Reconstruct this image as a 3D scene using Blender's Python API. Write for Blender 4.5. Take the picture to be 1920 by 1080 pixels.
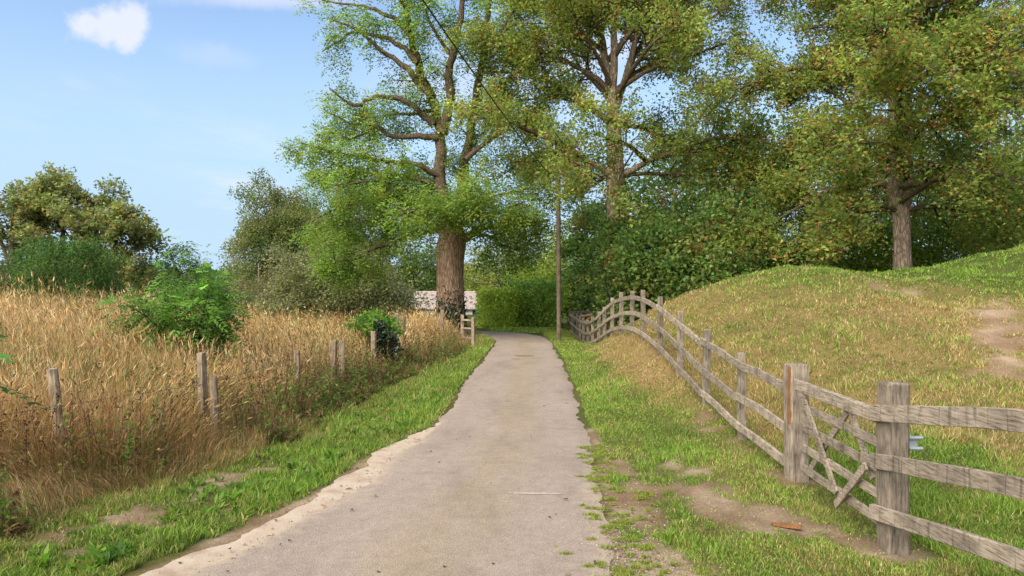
import bpy, math
import numpy as np
from mathutils import Vector

for o in list(bpy.data.objects):
    bpy.data.objects.remove(o)
scene = bpy.context.scene
COL = scene.collection
R = math.radians
F = 1387.0                                   # focal length in photo pixels (1920 wide)
HC = 2.0                                     # eye height

# ------------------------------------------------------------------ camera
cam_d = bpy.data.cameras.new('camera')
cam_d.sensor_width = 36.0
cam_d.lens = 36.0 * F / 1920.0
cam_d.clip_start = 0.05
cam_d.clip_end = 4000
cam = bpy.data.objects.new('camera', cam_d)
cam.location = (0, 0, HC)
cam.rotation_euler = (R(90), 0, 0)
COL.objects.link(cam)
scene.camera = cam

# ------------------------------------------------------------------ sky and sun
SUN_EL, SUN_AZ = R(43), R(217)               # azimuth clockwise from +Y: behind the camera, to the left
world = bpy.data.worlds.new('World')
scene.world = world
world.use_nodes = True
wn = world.node_tree
wn.nodes.clear()


def WN(kind, **kw):
    n = wn.nodes.new(kind)
    for k, v in kw.items():
        setattr(n, k, v)
    return n


def wlink(a, b):
    wn.links.new(a, b)


def wmath(op, a, b=None, c=None, clamp=False):
    n = WN('ShaderNodeMath', operation=op, use_clamp=clamp)
    for i, v in enumerate((a, b, c)):
        if v is None:
            continue
        if isinstance(v, (int, float)):
            n.inputs[i].default_value = v
        else:
            wlink(v, n.inputs[i])
    return n.outputs[0]


sky = WN('ShaderNodeTexSky', sky_type='NISHITA')
sky.sun_disc = False
sky.sun_elevation = SUN_EL
sky.sun_rotation = SUN_AZ
sky.altitude = 100
sky.air_density = 1.0
sky.dust_density = 1.2
sky.ozone_density = 2.0
tc = WN('ShaderNodeTexCoord')
sep = WN('ShaderNodeSeparateXYZ')
wlink(tc.outputs['Generated'], sep.inputs[0])
zc = wmath('MAXIMUM', sep.outputs[2], 0.03)
cx = wmath('DIVIDE', sep.outputs[0], zc)     # a flat cloud layer seen from below
cy = wmath('DIVIDE', sep.outputs[1], zc)
cvec = WN('ShaderNodeCombineXYZ')
wlink(cx, cvec.inputs[0]); wlink(cy, cvec.inputs[1])


def wnoise(scale, detail, rough, off=(0, 0, 0), sc=(1, 1, 1)):
    mp = WN('ShaderNodeMapping')
    mp.inputs['Location'].default_value = off
    mp.inputs['Scale'].default_value = sc
    wlink(cvec.outputs[0], mp.inputs[0])
    n = WN('ShaderNodeTexNoise')
    n.inputs['Scale'].default_value = scale
    n.inputs['Detail'].default_value = detail
    n.inputs['Roughness'].default_value = rough
    wlink(mp.outputs[0], n.inputs['Vector'])
    return n.outputs['Fac']


def wsmooth(v, a, b):
    n = WN('ShaderNodeMapRange', interpolation_type='SMOOTHSTEP')
    n.inputs['From Min'].default_value = a
    n.inputs['From Max'].default_value = b
    wlink(v, n.inputs['Value'])
    return n.outputs[0]


pn = WN('ShaderNodeTexNoise')
pn.inputs['Scale'].default_value = 13.0; pn.inputs['Detail'].default_value = 6; pn.inputs['Roughness'].default_value = 0.6
wlink(tc.outputs['Generated'], pn.inputs['Vector'])
nz = pn.outputs['Fac']


def cumulus(px, py, rx, ry, amp=1.15, soft=(0.95, 0.35)):
    a = wmath('DIVIDE', wmath('SUBTRACT', cx, px), rx)
    b = wmath('DIVIDE', wmath('SUBTRACT', cy, py), ry)
    d = wmath('SQRT', wmath('ADD', wmath('MULTIPLY', a, a), wmath('MULTIPLY', b, b)))
    d = wmath('ADD', d, wmath('MULTIPLY', wmath('SUBTRACT', nz, 0.5), 1.7))
    return wmath('MULTIPLY', wsmooth(d, *soft), amp)


yq = wmath('MAXIMUM', sep.outputs[1], 0.05)
gu = wmath('DIVIDE', sep.outputs[0], yq)
gv = wmath('DIVIDE', sep.outputs[2], yq)


def puffs(circles, amp):
    """a cumulus as a heap of round puffs with a ragged rim"""
    out = None
    for (x_, y_, r_) in circles:
        a = wmath('SUBTRACT', gu, (x_ - 960) / F); b_ = wmath('SUBTRACT', gv, (540 - y_) / F)
        d_ = wmath('DIVIDE', wmath('SQRT', wmath('ADD', wmath('MULTIPLY', a, a), wmath('MULTIPLY', b_, b_))), r_ / F)
        out = d_ if out is None else wmath('SMOOTH_MIN', out, d_, 0.25)
    rim = WN('ShaderNodeTexNoise')
    rim.inputs['Scale'].default_value = 30.0; rim.inputs['Detail'].default_value = 7; rim.inputs['Roughness'].default_value = 0.62
    wlink(tc.outputs['Generated'], rim.inputs['Vector'])
    out = wmath('ADD', out, wmath('MULTIPLY', wmath('SUBTRACT', rim.outputs['Fac'], 0.5), 1.9))
    front = wmath('GREATER_THAN', sep.outputs[1], 0.1)
    return wmath('MULTIPLY', wmath('MULTIPLY', wsmooth(out, 1.12, 0.35), amp), front)


c1 = puffs([(160, 45, 42), (205, 42, 46), (248, 32, 42), (238, 66, 34)], 0.8)
c1b = puffs([(395, 105, 34), (420, 100, 26)], 0.18)
c2 = cumulus(-0.83, 2.56, 0.45, 0.12, 0.5, (1.1, 0.1))
c3 = cumulus(-1.26, 3.20, 0.22, 0.22, 0.16, (1.1, 0.0))
thin = wmath('MULTIPLY', wsmooth(wnoise(0.33, 6, 0.58, (3.1, 0.4, 0), (1, 0.55, 1)), 0.50, 0.72), 0.75)
cl = wmath('MAXIMUM', wmath('MAXIMUM', c1, c1b), wmath('MAXIMUM', c2, c3))
cl = wmath('MAXIMUM', cl, thin)
cl = wmath('MULTIPLY', cl, wsmooth(sep.outputs[2], 0.02, 0.16), clamp=True)
mix = WN('ShaderNodeMix', data_type='RGBA')
wlink(cl, mix.inputs['Factor'])
gain = WN('ShaderNodeMix', data_type='RGBA', blend_type='MULTIPLY')
gain.inputs['Factor'].default_value = 1.0
gain.inputs['B'].default_value = (0.92, 0.92, 0.92, 1)
wlink(sky.outputs[0], gain.inputs['A'])
haze = WN('ShaderNodeMix', data_type='RGBA')  # pale haze towards the horizon, all the way round
wlink(wmath('MULTIPLY', wsmooth(sep.outputs[2], 0.40, 0.06), 0.9), haze.inputs['Factor'])
wlink(gain.outputs['Result'], haze.inputs['A'])
haze.inputs['B'].default_value = (2.0, 2.8, 3.8, 1)
wlink(haze.outputs['Result'], mix.inputs['A'])
mix.inputs['B'].default_value = (3.5, 3.55, 3.85, 1)
bg = WN('ShaderNodeBackground')
SKY_STRENGTH = 0.05
bg.inputs['Strength'].default_value = SKY_STRENGTH
wlink(mix.outputs['Result'], bg.inputs['Color'])
wout = WN('ShaderNodeOutputWorld')
wlink(bg.outputs[0], wout.inputs['Surface'])

sun_d = bpy.data.lights.new('sun', 'SUN')
sun_d.energy = 1.5
sun_d.angle = R(75)
sun_d.color = (1.0, 0.94, 0.84)
sun = bpy.data.objects.new('sun', sun_d)
sdir = Vector((math.sin(SUN_AZ) * math.cos(SUN_EL), math.cos(SUN_AZ) * math.cos(SUN_EL), math.sin(SUN_EL)))
sun.rotation_euler = sdir.to_track_quat('Z', 'Y').to_euler()
sun.location = (0, 0, 30)
COL.objects.link(sun)

vs = scene.view_settings
vs.view_transform = 'Standard'
vs.look = 'None'
vs.exposure = 2.42
vs.gamma = 1.0
vs.use_curve_mapping = False
scene.cycles.max_bounces = 9
scene.cycles.diffuse_bounces = 5
scene.cycles.glossy_bounces = 2
scene.cycles.transmission_bounces = 6
scene.cycles.sample_clamp_indirect = 6


# ------------------------------------------------------------------ helpers
def at(px, py, Y):
    """photo pixel at depth Y -> world point"""
    return np.array([(px - 960) / F * Y, Y, HC - (py - 540) / F * Y])


def srgb(r, g, b, k=1.0):
    out = []
    for c in (r, g, b):
        c = c / 255.0
        c = c / 12.92 if c <= 0.04045 else ((c + 0.055) / 1.055) ** 2.4
        out.append(c * k)
    return np.array(out)


def tag(o, label=None, cat=None, group=None, kind=None):
    if label: o['label'] = label
    if cat: o['category'] = cat
    if group: o['group'] = group
    if kind: o['kind'] = kind
    return o


def empty(name, loc, label, cat, group=None):
    o = bpy.data.objects.new(name, None)
    o.location = loc
    o.empty_display_size = 0.2
    COL.objects.link(o)
    return tag(o, label, cat, group)


def org(p):
    v = np.zeros(3)
    while p is not None:
        v = v + np.array(p.location)
        p = p.parent
    return v


def link(name, me, mat, parent):
    if mat is not None:
        me.materials.append(mat)
    o = bpy.data.objects.new(name, me)
    COL.objects.link(o)
    if parent is not None:
        o.parent = parent
    return o


def mk(name, V, Fa, mat, parent=None, col=None, smooth=False):
    """fast mesh: V (N,3) world, Fa (M,k); parts are stored relative to their parent"""
    V = np.asarray(V, dtype=np.float64) - org(parent)
    Fa = np.asarray(Fa, dtype=np.int32)
    me = bpy.data.meshes.new(name)
    n, m, k = len(V), len(Fa), Fa.shape[1]
    me.vertices.add(n)
    me.vertices.foreach_set('co', V.astype(np.float32).ravel())
    me.loops.add(m * k)
    me.loops.foreach_set('vertex_index', Fa.ravel())
    me.polygons.add(m)
    me.polygons.foreach_set('loop_start', np.arange(0, m * k, k, dtype=np.int32))
    if smooth:
        me.polygons.foreach_set('use_smooth', np.ones(m, dtype=bool))
    if col is not None:
        a = me.attributes.new('tint', 'FLOAT_COLOR', 'POINT')
        c = np.ones((n, 4), dtype=np.float32)
        c[:, :3] = col
        a.data.foreach_set('color', c.ravel())
    me.update(calc_edges=True)
    return link(name, me, mat, parent)


def solid(name, V, Fl, mat, parent=None, smooth=False):
    V = np.asarray(V) - org(parent)
    me = bpy.data.meshes.new(name)
    me.from_pydata([tuple(v) for v in V], [], [tuple(int(i) for i in f) for f in Fl])
    if smooth:
        for p in me.polygons:
            p.use_smooth = True
    me.update()
    return link(name, me, mat, parent)


def loft(rings, cap=True):
    """list of rings (k,3) -> V, F"""
    k = len(rings[0])
    V = np.concatenate(rings)
    Fl = []
    for i in range(len(rings) - 1):
        a, b = i * k, (i + 1) * k
        for j in range(k):
            j2 = (j + 1) % k
            Fl.append((a + j, a + j2, b + j2, b + j))
    if cap:
        Fl.append(tuple(range(k - 1, -1, -1)))
        e = (len(rings) - 1) * k
        Fl.append(tuple(range(e, e + k)))
    return V, Fl


def chamfer(w, h, c):
    a, b = w / 2, h / 2
    return np.array([(-a + c, -b), (a - c, -b), (a, -b + c), (a, b - c), (a - c, b), (-a + c, b), (-a, b - c), (-a, -b + c)])


def sstep(a, b, x):
    t = np.clip((x - a) / (b - a), 0, 1)
    return t * t * (3 - 2 * t)


def vnoise(x, y, seed=0):
    """value noise, 0..1"""
    xi = np.floor(x).astype(np.int64); yi = np.floor(y).astype(np.int64)
    fx = x - xi; fy = y - yi
    fx = fx * fx * (3 - 2 * fx); fy = fy * fy * (3 - 2 * fy)

    def h(a, b):
        n = (a * 374761393 + b * 668265263 + seed * 1442695041) & 0xffffffff
        n = ((n ^ (n >> 13)) * 1274126177) & 0xffffffff
        return ((n ^ (n >> 16)) & 0xffff) / 65535.0
    return (h(xi, yi) * (1 - fx) + h(xi + 1, yi) * fx) * (1 - fy) + (h(xi, yi + 1) * (1 - fx) + h(xi + 1, yi + 1) * fx) * fy


def fbm(x, y, seed=0, oct=3):
    s = 0; a = 0.5; t = 0
    for i in range(oct):
        s = s + a * vnoise(x * 2 ** i, y * 2 ** i, seed + i * 17)
        t += a; a *= 0.5
    return s / t


# ------------------------------------------------------------------ materials
def material(name):
    m = bpy.data.materials.new(name)
    m.use_nodes = True
    nt = m.node_tree
    b = nt.nodes['Principled BSDF']
    return m, nt, b


class NT:
    def __init__(s, nt):
        s.nt = nt

    def n(s, kind, **kw):
        x = s.nt.nodes.new(kind)
        for k, v in kw.items():
            setattr(x, k, v)
        return x

    def l(s, a, b):
        s.nt.links.new(a, b)

    def coords(s, which='Object', scale=(1, 1, 1)):
        t = s.n('ShaderNodeTexCoord')
        mp = s.n('ShaderNodeMapping')
        mp.inputs['Scale'].default_value = scale
        s.l(t.outputs[which], mp.inputs[0])
        return mp.outputs[0]

    def noise(s, vec, scale, detail=4, rough=0.55):
        x = s.n('ShaderNodeTexNoise')
        x.inputs['Scale'].default_value = scale
        x.inputs['Detail'].default_value = detail
        x.inputs['Roughness'].default_value = rough
        s.l(vec, x.inputs['Vector'])
        return x.outputs['Fac']

    def ramp(s, v, stops):
        x = s.n('ShaderNodeValToRGB')
        e = x.color_ramp.elements
        while len(e) < len(stops):
            e.new(0.5)
        for i, (p, c) in enumerate(stops):
            e[i].position = p
            e[i].color = (c[0], c[1], c[2], 1) if hasattr(c, '__len__') else (c, c, c, 1)
        s.l(v, x.inputs[0])
        return x.outputs[0]

    def mix(s, fac, a, b, blend='MIX'):
        x = s.n('ShaderNodeMix', data_type='RGBA', blend_type=blend)
        for sock, v in ((x.inputs['Factor'], fac), (x.inputs['A'], a), (x.inputs['B'], b)):
            if isinstance(v, (int, float)):
                sock.default_value = v
            elif hasattr(v, '__len__'):
                sock.default_value = (v[0], v[1], v[2], 1)
            else:
                s.l(v, sock)
        return x.outputs['Result']

    def bump(s, h, strength, dist, b):
        x = s.n('ShaderNodeBump')
        x.inputs['Strength'].default_value = strength
        x.inputs['Distance'].default_value = dist
        s.l(h, x.inputs['Height'])
        s.l(x.outputs[0], b.inputs['Normal'])

    def attr(s, name='tint'):
        x = s.n('ShaderNodeAttribute')
        x.attribute_name = name
        return x.outputs['Color']


def foliage_mat(name, trans=0.3, rough=0.55, spec=0.25, tboost=1.3):
    m, nt, b = material(name)
    t = NT(nt)
    c = t.attr()
    t.l(c, b.inputs['Base Color'])
    b.inputs['Roughness'].default_value = rough
    b.inputs['Specular IOR Level'].default_value = spec
    tr = t.n('ShaderNodeBsdfTranslucent')
    t.l(t.mix(1.0, c, (tboost, tboost * 1.03, tboost * 0.85), 'MULTIPLY'), tr.inputs['Color'])
    ms = t.n('ShaderNodeMixShader')
    ms.inputs[0].default_value = trans
    t.l(b.outputs[0], ms.inputs[1]); t.l(tr.outputs[0], ms.inputs[2])
    t.l(ms.outputs[0], nt.nodes['Material Output'].inputs['Surface'])
    return m


M_LEAF = foliage_mat('leaf', 0.5, tboost=1.9)
M_GLOSSY_LEAF = foliage_mat('laurel_leaf', 0.15, 0.35, 0.5)
M_GRASS = foliage_mat('grass_blade', 0.30, 0.6, 0.2)
M_STRAW = foliage_mat('dry_straw', 0.25, 0.7, 0.15, 1.1)


def timber(name, scale, light, dark, rough_dark=0.5):
    m, nt, b = material(name)
    t = NT(nt)
    v = t.coords('Object', scale)
    info = t.n('ShaderNodeObjectInfo')
    addv = t.n('ShaderNodeVectorMath', operation='ADD')
    t.l(v, addv.inputs[0])
    sc = t.n('ShaderNodeVectorMath', operation='SCALE')
    sc.inputs[0].default_value = (37, 51, 23)
    t.l(info.outputs['Random'], sc.inputs['Scale'])
    t.l(sc.outputs[0], addv.inputs[1])
    v = addv.outputs[0]
    grain = t.noise(v, 6, 6, 0.65)
    big = t.noise(t.coords('Object', (1, 1, 1)), 5, 4, 0.6)
    c = t.ramp(grain, [(0.30, dark), (0.52, light * 0.8), (0.70, light)])
    stain = t.ramp(big, [(0.36, 0.62), (0.58, 1.0)])
    c = t.mix(1.0, c, stain, 'MULTIPLY')
    streak = t.ramp(t.noise(t.coords('Object', (18, 18, 1.6)), 1.3, 3, 0.6), [(0.34, 0.42), (0.44, 1.0)])
    c = t.mix(0.75, c, streak, 'MULTIPLY')
    var = t.n('ShaderNodeHueSaturation')
    mr = t.n('ShaderNodeMapRange')
    mr.inputs['To Min'].default_value = 0.8; mr.inputs['To Max'].default_value = 1.15
    t.l(info.outputs['Random'], mr.inputs['Value'])
    t.l(mr.outputs[0], var.inputs['Value'])
    t.l(c, var.inputs['Color'])
    t.l(var.outputs[0], b.inputs['Base Color'])
    b.inputs['Roughness'].default_value = 0.85
    b.inputs['Specular IOR Level'].default_value = 0.2
    t.bump(grain, 0.6, 0.006, b)
    return m


W_LIGHT = srgb(186, 168, 144, 0.77); W_DARK = srgb(98, 82, 66, 0.75)
M_RAIL = timber('weathered_rail', (14, 1.2, 14), W_LIGHT * 1.08, W_DARK)
M_POST = timber('weathered_post', (12, 12, 1.2), W_LIGHT * 0.86, W_DARK * 0.95)
M_OLD = timber('old_stake', (10, 10, 1.0), srgb(178, 156, 128, 0.9), srgb(100, 82, 64, 0.8))
M_SPLIT = timber('split_heartwood', (16, 16, 1.3), srgb(188, 134, 86, 0.62), srgb(130, 84, 50, 0.6))


def plain(name, color, rough=0.6, metal=0.0, var=0.25, scale=6.0, bump=0.2):
    m, nt, b = material(name)
    t = NT(nt)
    f = t.noise(t.coords('Object'), scale, 5, 0.6)
    c = t.mix(1.0, tuple(color), t.ramp(f, [(0.3, 1 - var), (0.7, 1 + var * 0.4)]), 'MULTIPLY')
    t.l(c, b.inputs['Base Color'])
    b.inputs['Roughness'].default_value = rough
    b.inputs['Metallic'].default_value = metal
    if bump:
        t.bump(f, bump, 0.01, b)
    return m


M_ZINC = plain('galvanised_steel', (0.30, 0.32, 0.33), 0.6, 0.35, 0.3, 40, 0.05)
M_WIRE = plain('rusty_wire', (0.16, 0.13, 0.11), 0.6, 0.5, 0.3, 30, 0)
M_CABLE = plain('black_cable', (0.02, 0.02, 0.022), 0.6, 0, 0.2, 10, 0)
M_RENDER = plain('white_render', (0.74, 0.73, 0.70), 0.8, 0, 0.12, 3, 0.1)
M_TILE = plain('pale_roof_tile', (0.42, 0.335, 0.29), 0.85, 0, 0.45, 7, 0.3)
M_GLASS = plain('dark_window_glass', (0.03, 0.035, 0.04), 0.1, 0, 0.1, 3, 0)
M_PAINT = plain('white_window_paint', (0.75, 0.75, 0.74), 0.5, 0, 0.1, 3, 0)
M_DARKGATE = plain('dark_gate_timber', (0.10, 0.10, 0.085), 0.8, 0, 0.4, 9, 0.2)
M_YELLOWWOOD = plain('new_timber', (0.42, 0.27, 0.12), 0.75, 0, 0.3, 12, 0.2)


def bark(name, light, dark, vs=(5, 5, 1.1)):
    m, nt, b = material(name)
    t = NT(nt)
    v = t.coords('Object', vs)
    x = t.n('ShaderNodeTexVoronoi', feature='DISTANCE_TO_EDGE')
    x.inputs['Scale'].default_value = 2.2
    n2 = t.noise(v, 3, 6, 0.65)
    vm = t.n('ShaderNodeVectorMath', operation='ADD')
    t.l(v, vm.inputs[0])
    nn = t.n('ShaderNodeTexNoise'); nn.inputs['Scale'].default_value = 1.7
    t.l(v, nn.inputs['Vector']); t.l(nn.outputs['Color'], vm.inputs[1])
    t.l(vm.outputs[0], x.inputs['Vector'])
    c = t.ramp(x.outputs['Distance'], [(0.0, dark), (0.12, (light + dark) / 2), (0.4, light)])
    c = t.mix(0.8, c, t.ramp(n2, [(0.3, 0.55), (0.65, 1.1)]), 'MULTIPLY')
    t.l(c, b.inputs['Base Color'])
    b.inputs['Roughness'].default_value = 0.9
    b.inputs['Specular IOR Level'].default_value = 0.15
    t.bump(x.outputs['Distance'], 0.9, 0.05, b)
    return m


M_BARK_ASH = bark('ash_bark', srgb(190, 160, 132, 0.95), srgb(118, 94, 74, 0.9))
M_BARK_SYC = bark('sycamore_bark', srgb(182, 160, 136, 0.95), srgb(108, 92, 76, 0.85))
M_BARK_DARK = bark('dark_bark', srgb(104, 88, 72, 0.55), srgb(56, 46, 38, 0.55))
M_BARK_LIMB = bark('limb_bark', srgb(158, 136, 110, 0.75), srgb(84, 70, 54, 0.65), (8, 8, 3))

# ------------------------------------------------------------------ lane and terrain
# asphalt edges at each distance (metres), then the bend to the left behind the meadow
LY = np.array([0.5, 3.0, 4.2, 5.14, 6.3, 7.1, 8.67, 10.1, 10.8, 13.2, 17.3, 23.1, 26.5, 28.5])
LL = np.array([-3.6, -2.9, -2.5, -2.2, -1.82, -1.6, -1.42, -1.2, -1.06, -1.03, -0.94, -0.7, -0.62, -0.66])
LR = np.array([0.55, 0.66, 0.72, 0.76, 0.80, 0.86, 0.97, 1.05, 1.08, 1.17, 1.31, 1.42, 1.43, 1.40])
cpts = [((l + r) / 2, y, (r - l) / 2) for l, r, y in zip(LL, LR, LY)]
cpts += [(0.25, 30.0, 1.08), (-0.1, 31.6, 1.1), (-0.75, 32.7, 1.1), (-2.0, 33.6, 1.1), (-5, 34.6, 1.1), (-10, 35.6, 1.1), (-20, 37, 1.1), (-40, 41, 1.1)]
cpts = np.array(cpts)
s_c = np.concatenate([[0], np.cumsum(np.hypot(np.diff(cpts[:, 0]), np.diff(cpts[:, 1])))])
s_f = np.concatenate([np.arange(0, 40, 0.12), np.arange(40, s_c[-1], 0.5)])


def smooth1(a, n=9):
    k = np.ones(n) / n
    p = np.concatenate([np.full(n // 2, a[0]), a, np.full(n // 2, a[-1])])
    p[:n // 2] = a[0] + (a[0] - a[1:n // 2 + 1][::-1])
    return np.convolve(p, k, 'valid')


LC = np.stack([smooth1(np.interp(s_f, s_c, cpts[:, i])) for i in range(3)], 1)
LT = np.gradient(LC[:, :2], axis=0)
LT /= np.linalg.norm(LT, axis=1, keepdims=True)
LN = np.stack([LT[:, 1], -LT[:, 0]], 1)       # to the right of travel


def lane_sd(x, y):
    """signed distance to the asphalt edge (negative inside) and side (+1 right)"""
    x = np.asarray(x, float).ravel(); y = np.asarray(y, float).ravel()
    best = np.full(x.shape, 1e9); side = np.zeros(x.shape)
    P = LC[::2]; N = LN[::2]
    for i0 in range(0, len(x), 40000):
        sl = slice(i0, i0 + 40000)
        dx = x[sl, None] - P[None, :, 0]; dy = y[sl, None] - P[None, :, 1]
        d2 = dx * dx + dy * dy
        j = np.argmin(d2, 1)
        r = np.arange(len(j))
        lat = dx[r, j] * N[j, 0] + dy[r, j] * N[j, 1]
        best[sl] = np.sqrt(d2[r, j]) - P[j, 2]
        near = d2[r, j] < (P[j, 2] + 1.5) ** 2
        best[sl] = np.where(near, np.abs(lat) - P[j, 2], best[sl])
        side[sl] = np.sign(lat)
    return best, side


FX = 3.05                                     # line of the rail fence
zfy = np.array([-5, 0, 4, 5.9, 8, 9.9, 11.6, 13.6, 15.2, 17, 18.9, 20.6, 22.5, 25, 26.9, 28.6, 30.4, 34, 38.8, 46, 60])
zfz = np.array([.1, .1, .06, -.14, -.07, -.01, .16, .45, .68, .83, .82, .72, .56, .14, -.13, -.32, -.42, -.40, -.33, 0, 0])
_yy = np.arange(-5, 60, 0.1)
_zz = smooth1(np.interp(_yy, zfy, zfz), 15)


def zf(y):
    return np.interp(y, _yy, _zz)


RX = np.array([3.0, 3.6, 4.2, 4.9, 5.6, 6.35, 7.2, 8.2, 9.2, 10.7, 12.1, 13, 13.8, 18, 25, 35])
RZ = np.array([.85, 1.1, 1.42, 1.78, 2.07, 2.33, 2.53, 2.46, 2.37, 2.39, 2.63, 2.87, 3.05, 3.6, 3.4, 1.5])
GY = np.array([-5, 5.5, 7, 9, 12, 15, 18, 20, 21.5, 24, 28, 35, 45])
GV = np.array([0, -.03, 0, .10, .37, .66, .93, 1.0, .98, .75, .35, .1, 0])
_gv = smooth1(np.interp(_yy, GY, GV), 21)
_rx = np.arange(3, 36, 0.1)
_rz = smooth1(np.interp(_rx, RX, RZ), 11)
xf_y = np.array([0, 4, 8, 9.4, 12.6, 14.6, 17.3, 21, 25, 30])
xf_x = np.array([-6.2, -5.3, -4.35, -3.95, -3.68, -3.47, -3.25, -2.75, -2.1, -2.0])


def xfence(y):
    return np.interp(y, xf_y, xf_x)


XE_Y = np.array([0, 4, 5.5, 6.4, 7.3, 8.2, 11, 14.6, 18.5, 23, 25, 27, 30])
XE_X = np.array([-5.8, -5.0, -4.5, -4.1, -3.72, -3.35, -3.1, -2.9, -2.35, -1.75, -1.5, -1.55, -1.85])


def xedge(y):
    return np.interp(y, XE_Y, XE_X)


def terrain(x, y):
    shp = np.shape(x)
    x = np.asarray(x, float).ravel(); y = np.asarray(y, float).ravel()
    sd, side = lane_sd(x, y)
    xr = np.interp(y, LY, LR)
    z = np.zeros_like(x)
    # bank between lane and rail fence, mound beyond the fence
    t = np.clip((x - xr - 0.15) / (FX - xr - 0.15), 0, 1)
    bank = zf(y) * (0.2 * t + 0.8 * t ** 3.2)
    w = sstep(FX, FX + 1.1, x)
    g = np.interp(y, _yy, _gv)
    beyond = (1 - w) * zf(y) + w * np.interp(x, _rx, _rz) * g
    right = np.where(x > FX, beyond, bank)
    z = np.where(x > xr, right, z)
    # meadow on the left
    xf = xfence(y)
    far = sstep(34, 28, y)
    rise = 0.28 * sstep(xf + 0.2, xf - 2.2, x) * sstep(0.4, 2.0, sd)
    hill = 0.92 * sstep(-4.9, -9.6, x) * sstep(5, 13, y) * sstep(30, 15, y)
    z = np.where((x < xr) & (side < 0), z + (rise + hill) * sstep(0.3, 1.2, sd) * np.maximum(far, sstep(-6, -12, x) * sstep(2.0, 6.0, sd)), z)
    z = z + (fbm(x * 1.3, y * 1.3, 3) - 0.5) * 0.10 * sstep(0.3, 1.5, sd) + (vnoise(x * 5, y * 5, 8) - 0.5) * 0.03 * sstep(0.1, 0.5, sd)
    z = z + (fbm(x * 0.75, y * 0.75, 29) - 0.5) * 0.42 * sstep(FX + 0.4, FX + 2.5, x) * sstep(7, 10, y) * sstep(60, 40, y)
    z = z + (fbm(x * 2.2, y * 2.2, 31) - 0.5) * 0.15 * sstep(FX + 0.2, FX + 1.0, x) * sstep(60, 40, y)
    z = z - 0.03 * sstep(0.12, -0.15, sd)
    return z.reshape(shp)


# dryness and bareness of the turf, shared by the ground colour and the blades
def bump2(x, y, cx_, cy_, rx, ry):
    return np.exp(-(((x - cx_) / rx) ** 2 + ((y - cy_) / ry) ** 2))


def turf(x, y):
    """dry 0..1, bare 0..1"""
    n1 = fbm(x * 0.9, y * 0.9, 21); n2 = fbm(x * 2.7, y * 2.7, 33); n3 = fbm(x * 0.35, y * 0.35, 44)
    sd, side = lane_sd(x, y)
    xr = np.interp(y, LY, LR)
    tb = np.clip((x - xr) / (FX - xr), 0, 3)
    dry = np.zeros_like(x); bare = np.zeros_like(x)
    # lane-side verge on the right
    hump = sstep(0.05, 0.5, zf(y))
    ver = (x > xr) & (x <= FX + 0.3)
    d1 = sstep(0.45, 0.85, tb + (n1 - 0.5) * 0.7) * (0.25 + 0.75 * hump) + 0.15
    b1 = bump2(x, y, 2.45, 6.4, 0.75, 0.5) * 0.74 + bump2(x, y, 1.25, 7.8, 0.3, 1.7) * 0.55 + bump2(x, y, 1.9, 8.4, 0.35, 1.0) * 0.56 + bump2(x, y, 1.95, 7.0, 0.5, 0.6) * 0.42 \
        + bump2(x, y, FX, 8.1, 0.5, 0.5) * 0.8 + bump2(x, y, FX, 5.9, 0.55, 0.35) * 0.8 + bump2(x, y, 1.0, 5.6, 0.25, 1.3) * 0.6 \
        + bump2(x, y, 2.7, 15, 0.5, 3.5) * 0.35 + bump2(x, y, 2.7, 10.5, 0.4, 1.2) * 0.5
    b1 = np.maximum(b1, 0.9 * sstep(0.28, 0.0, sd) * sstep(13, 8, y))
    dry = np.where(ver, d1, dry); bare = np.where(ver, b1, bare)
    # mound
    mo = x > FX + 0.3
    hgt = np.interp(x, _rx, _rz) * np.interp(y, _yy, _gv)
    d2 = 0.86 - 0.72 * sstep(1.6, 2.4, hgt + (n1 - 0.5) * 0.5) - 0.8 * sstep(0.30, 0.02, hgt + (n1 - 0.5) * 0.25)
    d2 = d2 - 0.35 * sstep(9.0, 11.5, x) * sstep(14.5, 17, y) + (n3 - 0.5) * 0.5
    path = np.exp(-((x - (8.4 + 0.6 * (y - 12.5))) / 0.7) ** 2) * sstep(10.4, 12.2, y) * sstep(17.2, 14.5, y)
    b2 = path * 0.66 + bump2(x, y, 8.6, 16.6, 0.9, 0.35) * 0.8 + bump2(x, y, 7.2, 11.0, 1.0, 0.8) * 0.45
    dry = np.where(mo, d2, dry); bare = np.where(mo, b2, bare)
    # left verge and meadow
    le = (side < 0) & (x < xr)
    xf = xfence(y)
    dv = 0.6 * sstep(xf + 1.6, xf + 0.4, x) + 0.14
    bv = 0.45 * bump2(x, y, -2.9, 8.6, 0.55, 2.4) + 0.42 * bump2(x, y, -3.5, 6.2, 0.6, 1.2) + 0.75 * sstep(0.16, 0.0, sd - 0.25 * sstep(10.5, 8.5, y)) * sstep(13, 9, y)
    dry = np.where(le, np.where(x < xf, 0.9, dv), dry)
    bare = np.where(le, np.where(x < xf, 0.2, bv), bare)
    dry = np.clip(dry + (n2 - 0.5) * 0.6 + np.where(mo, (n1 - 0.5) * 0.7, 0), 0, 1)
    n4 = fbm(x * 7, y * 7, 35)
    bare = sstep(0.32, 0.66, bare + (n2 - 0.5) * 0.85 + (n1 - 0.5) * 0.2 + (n4 - 0.5) * 0.6)
    return dry, bare, sd, side


C_SOIL = srgb(194, 168, 138, 0.60); C_SOIL2 = srgb(156, 128, 98, 0.58)
C_GREENBASE = srgb(92, 100, 46, 0.6); C_DRYBASE = srgb(160, 132, 84, 0.62)


def graded(a, b, fine, growth):
    out = [0.0]
    st = fine
    while out[-1] < b - a:
        out.append(out[-1] + st)
        st *= growth
    return np.array(out) + a


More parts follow.
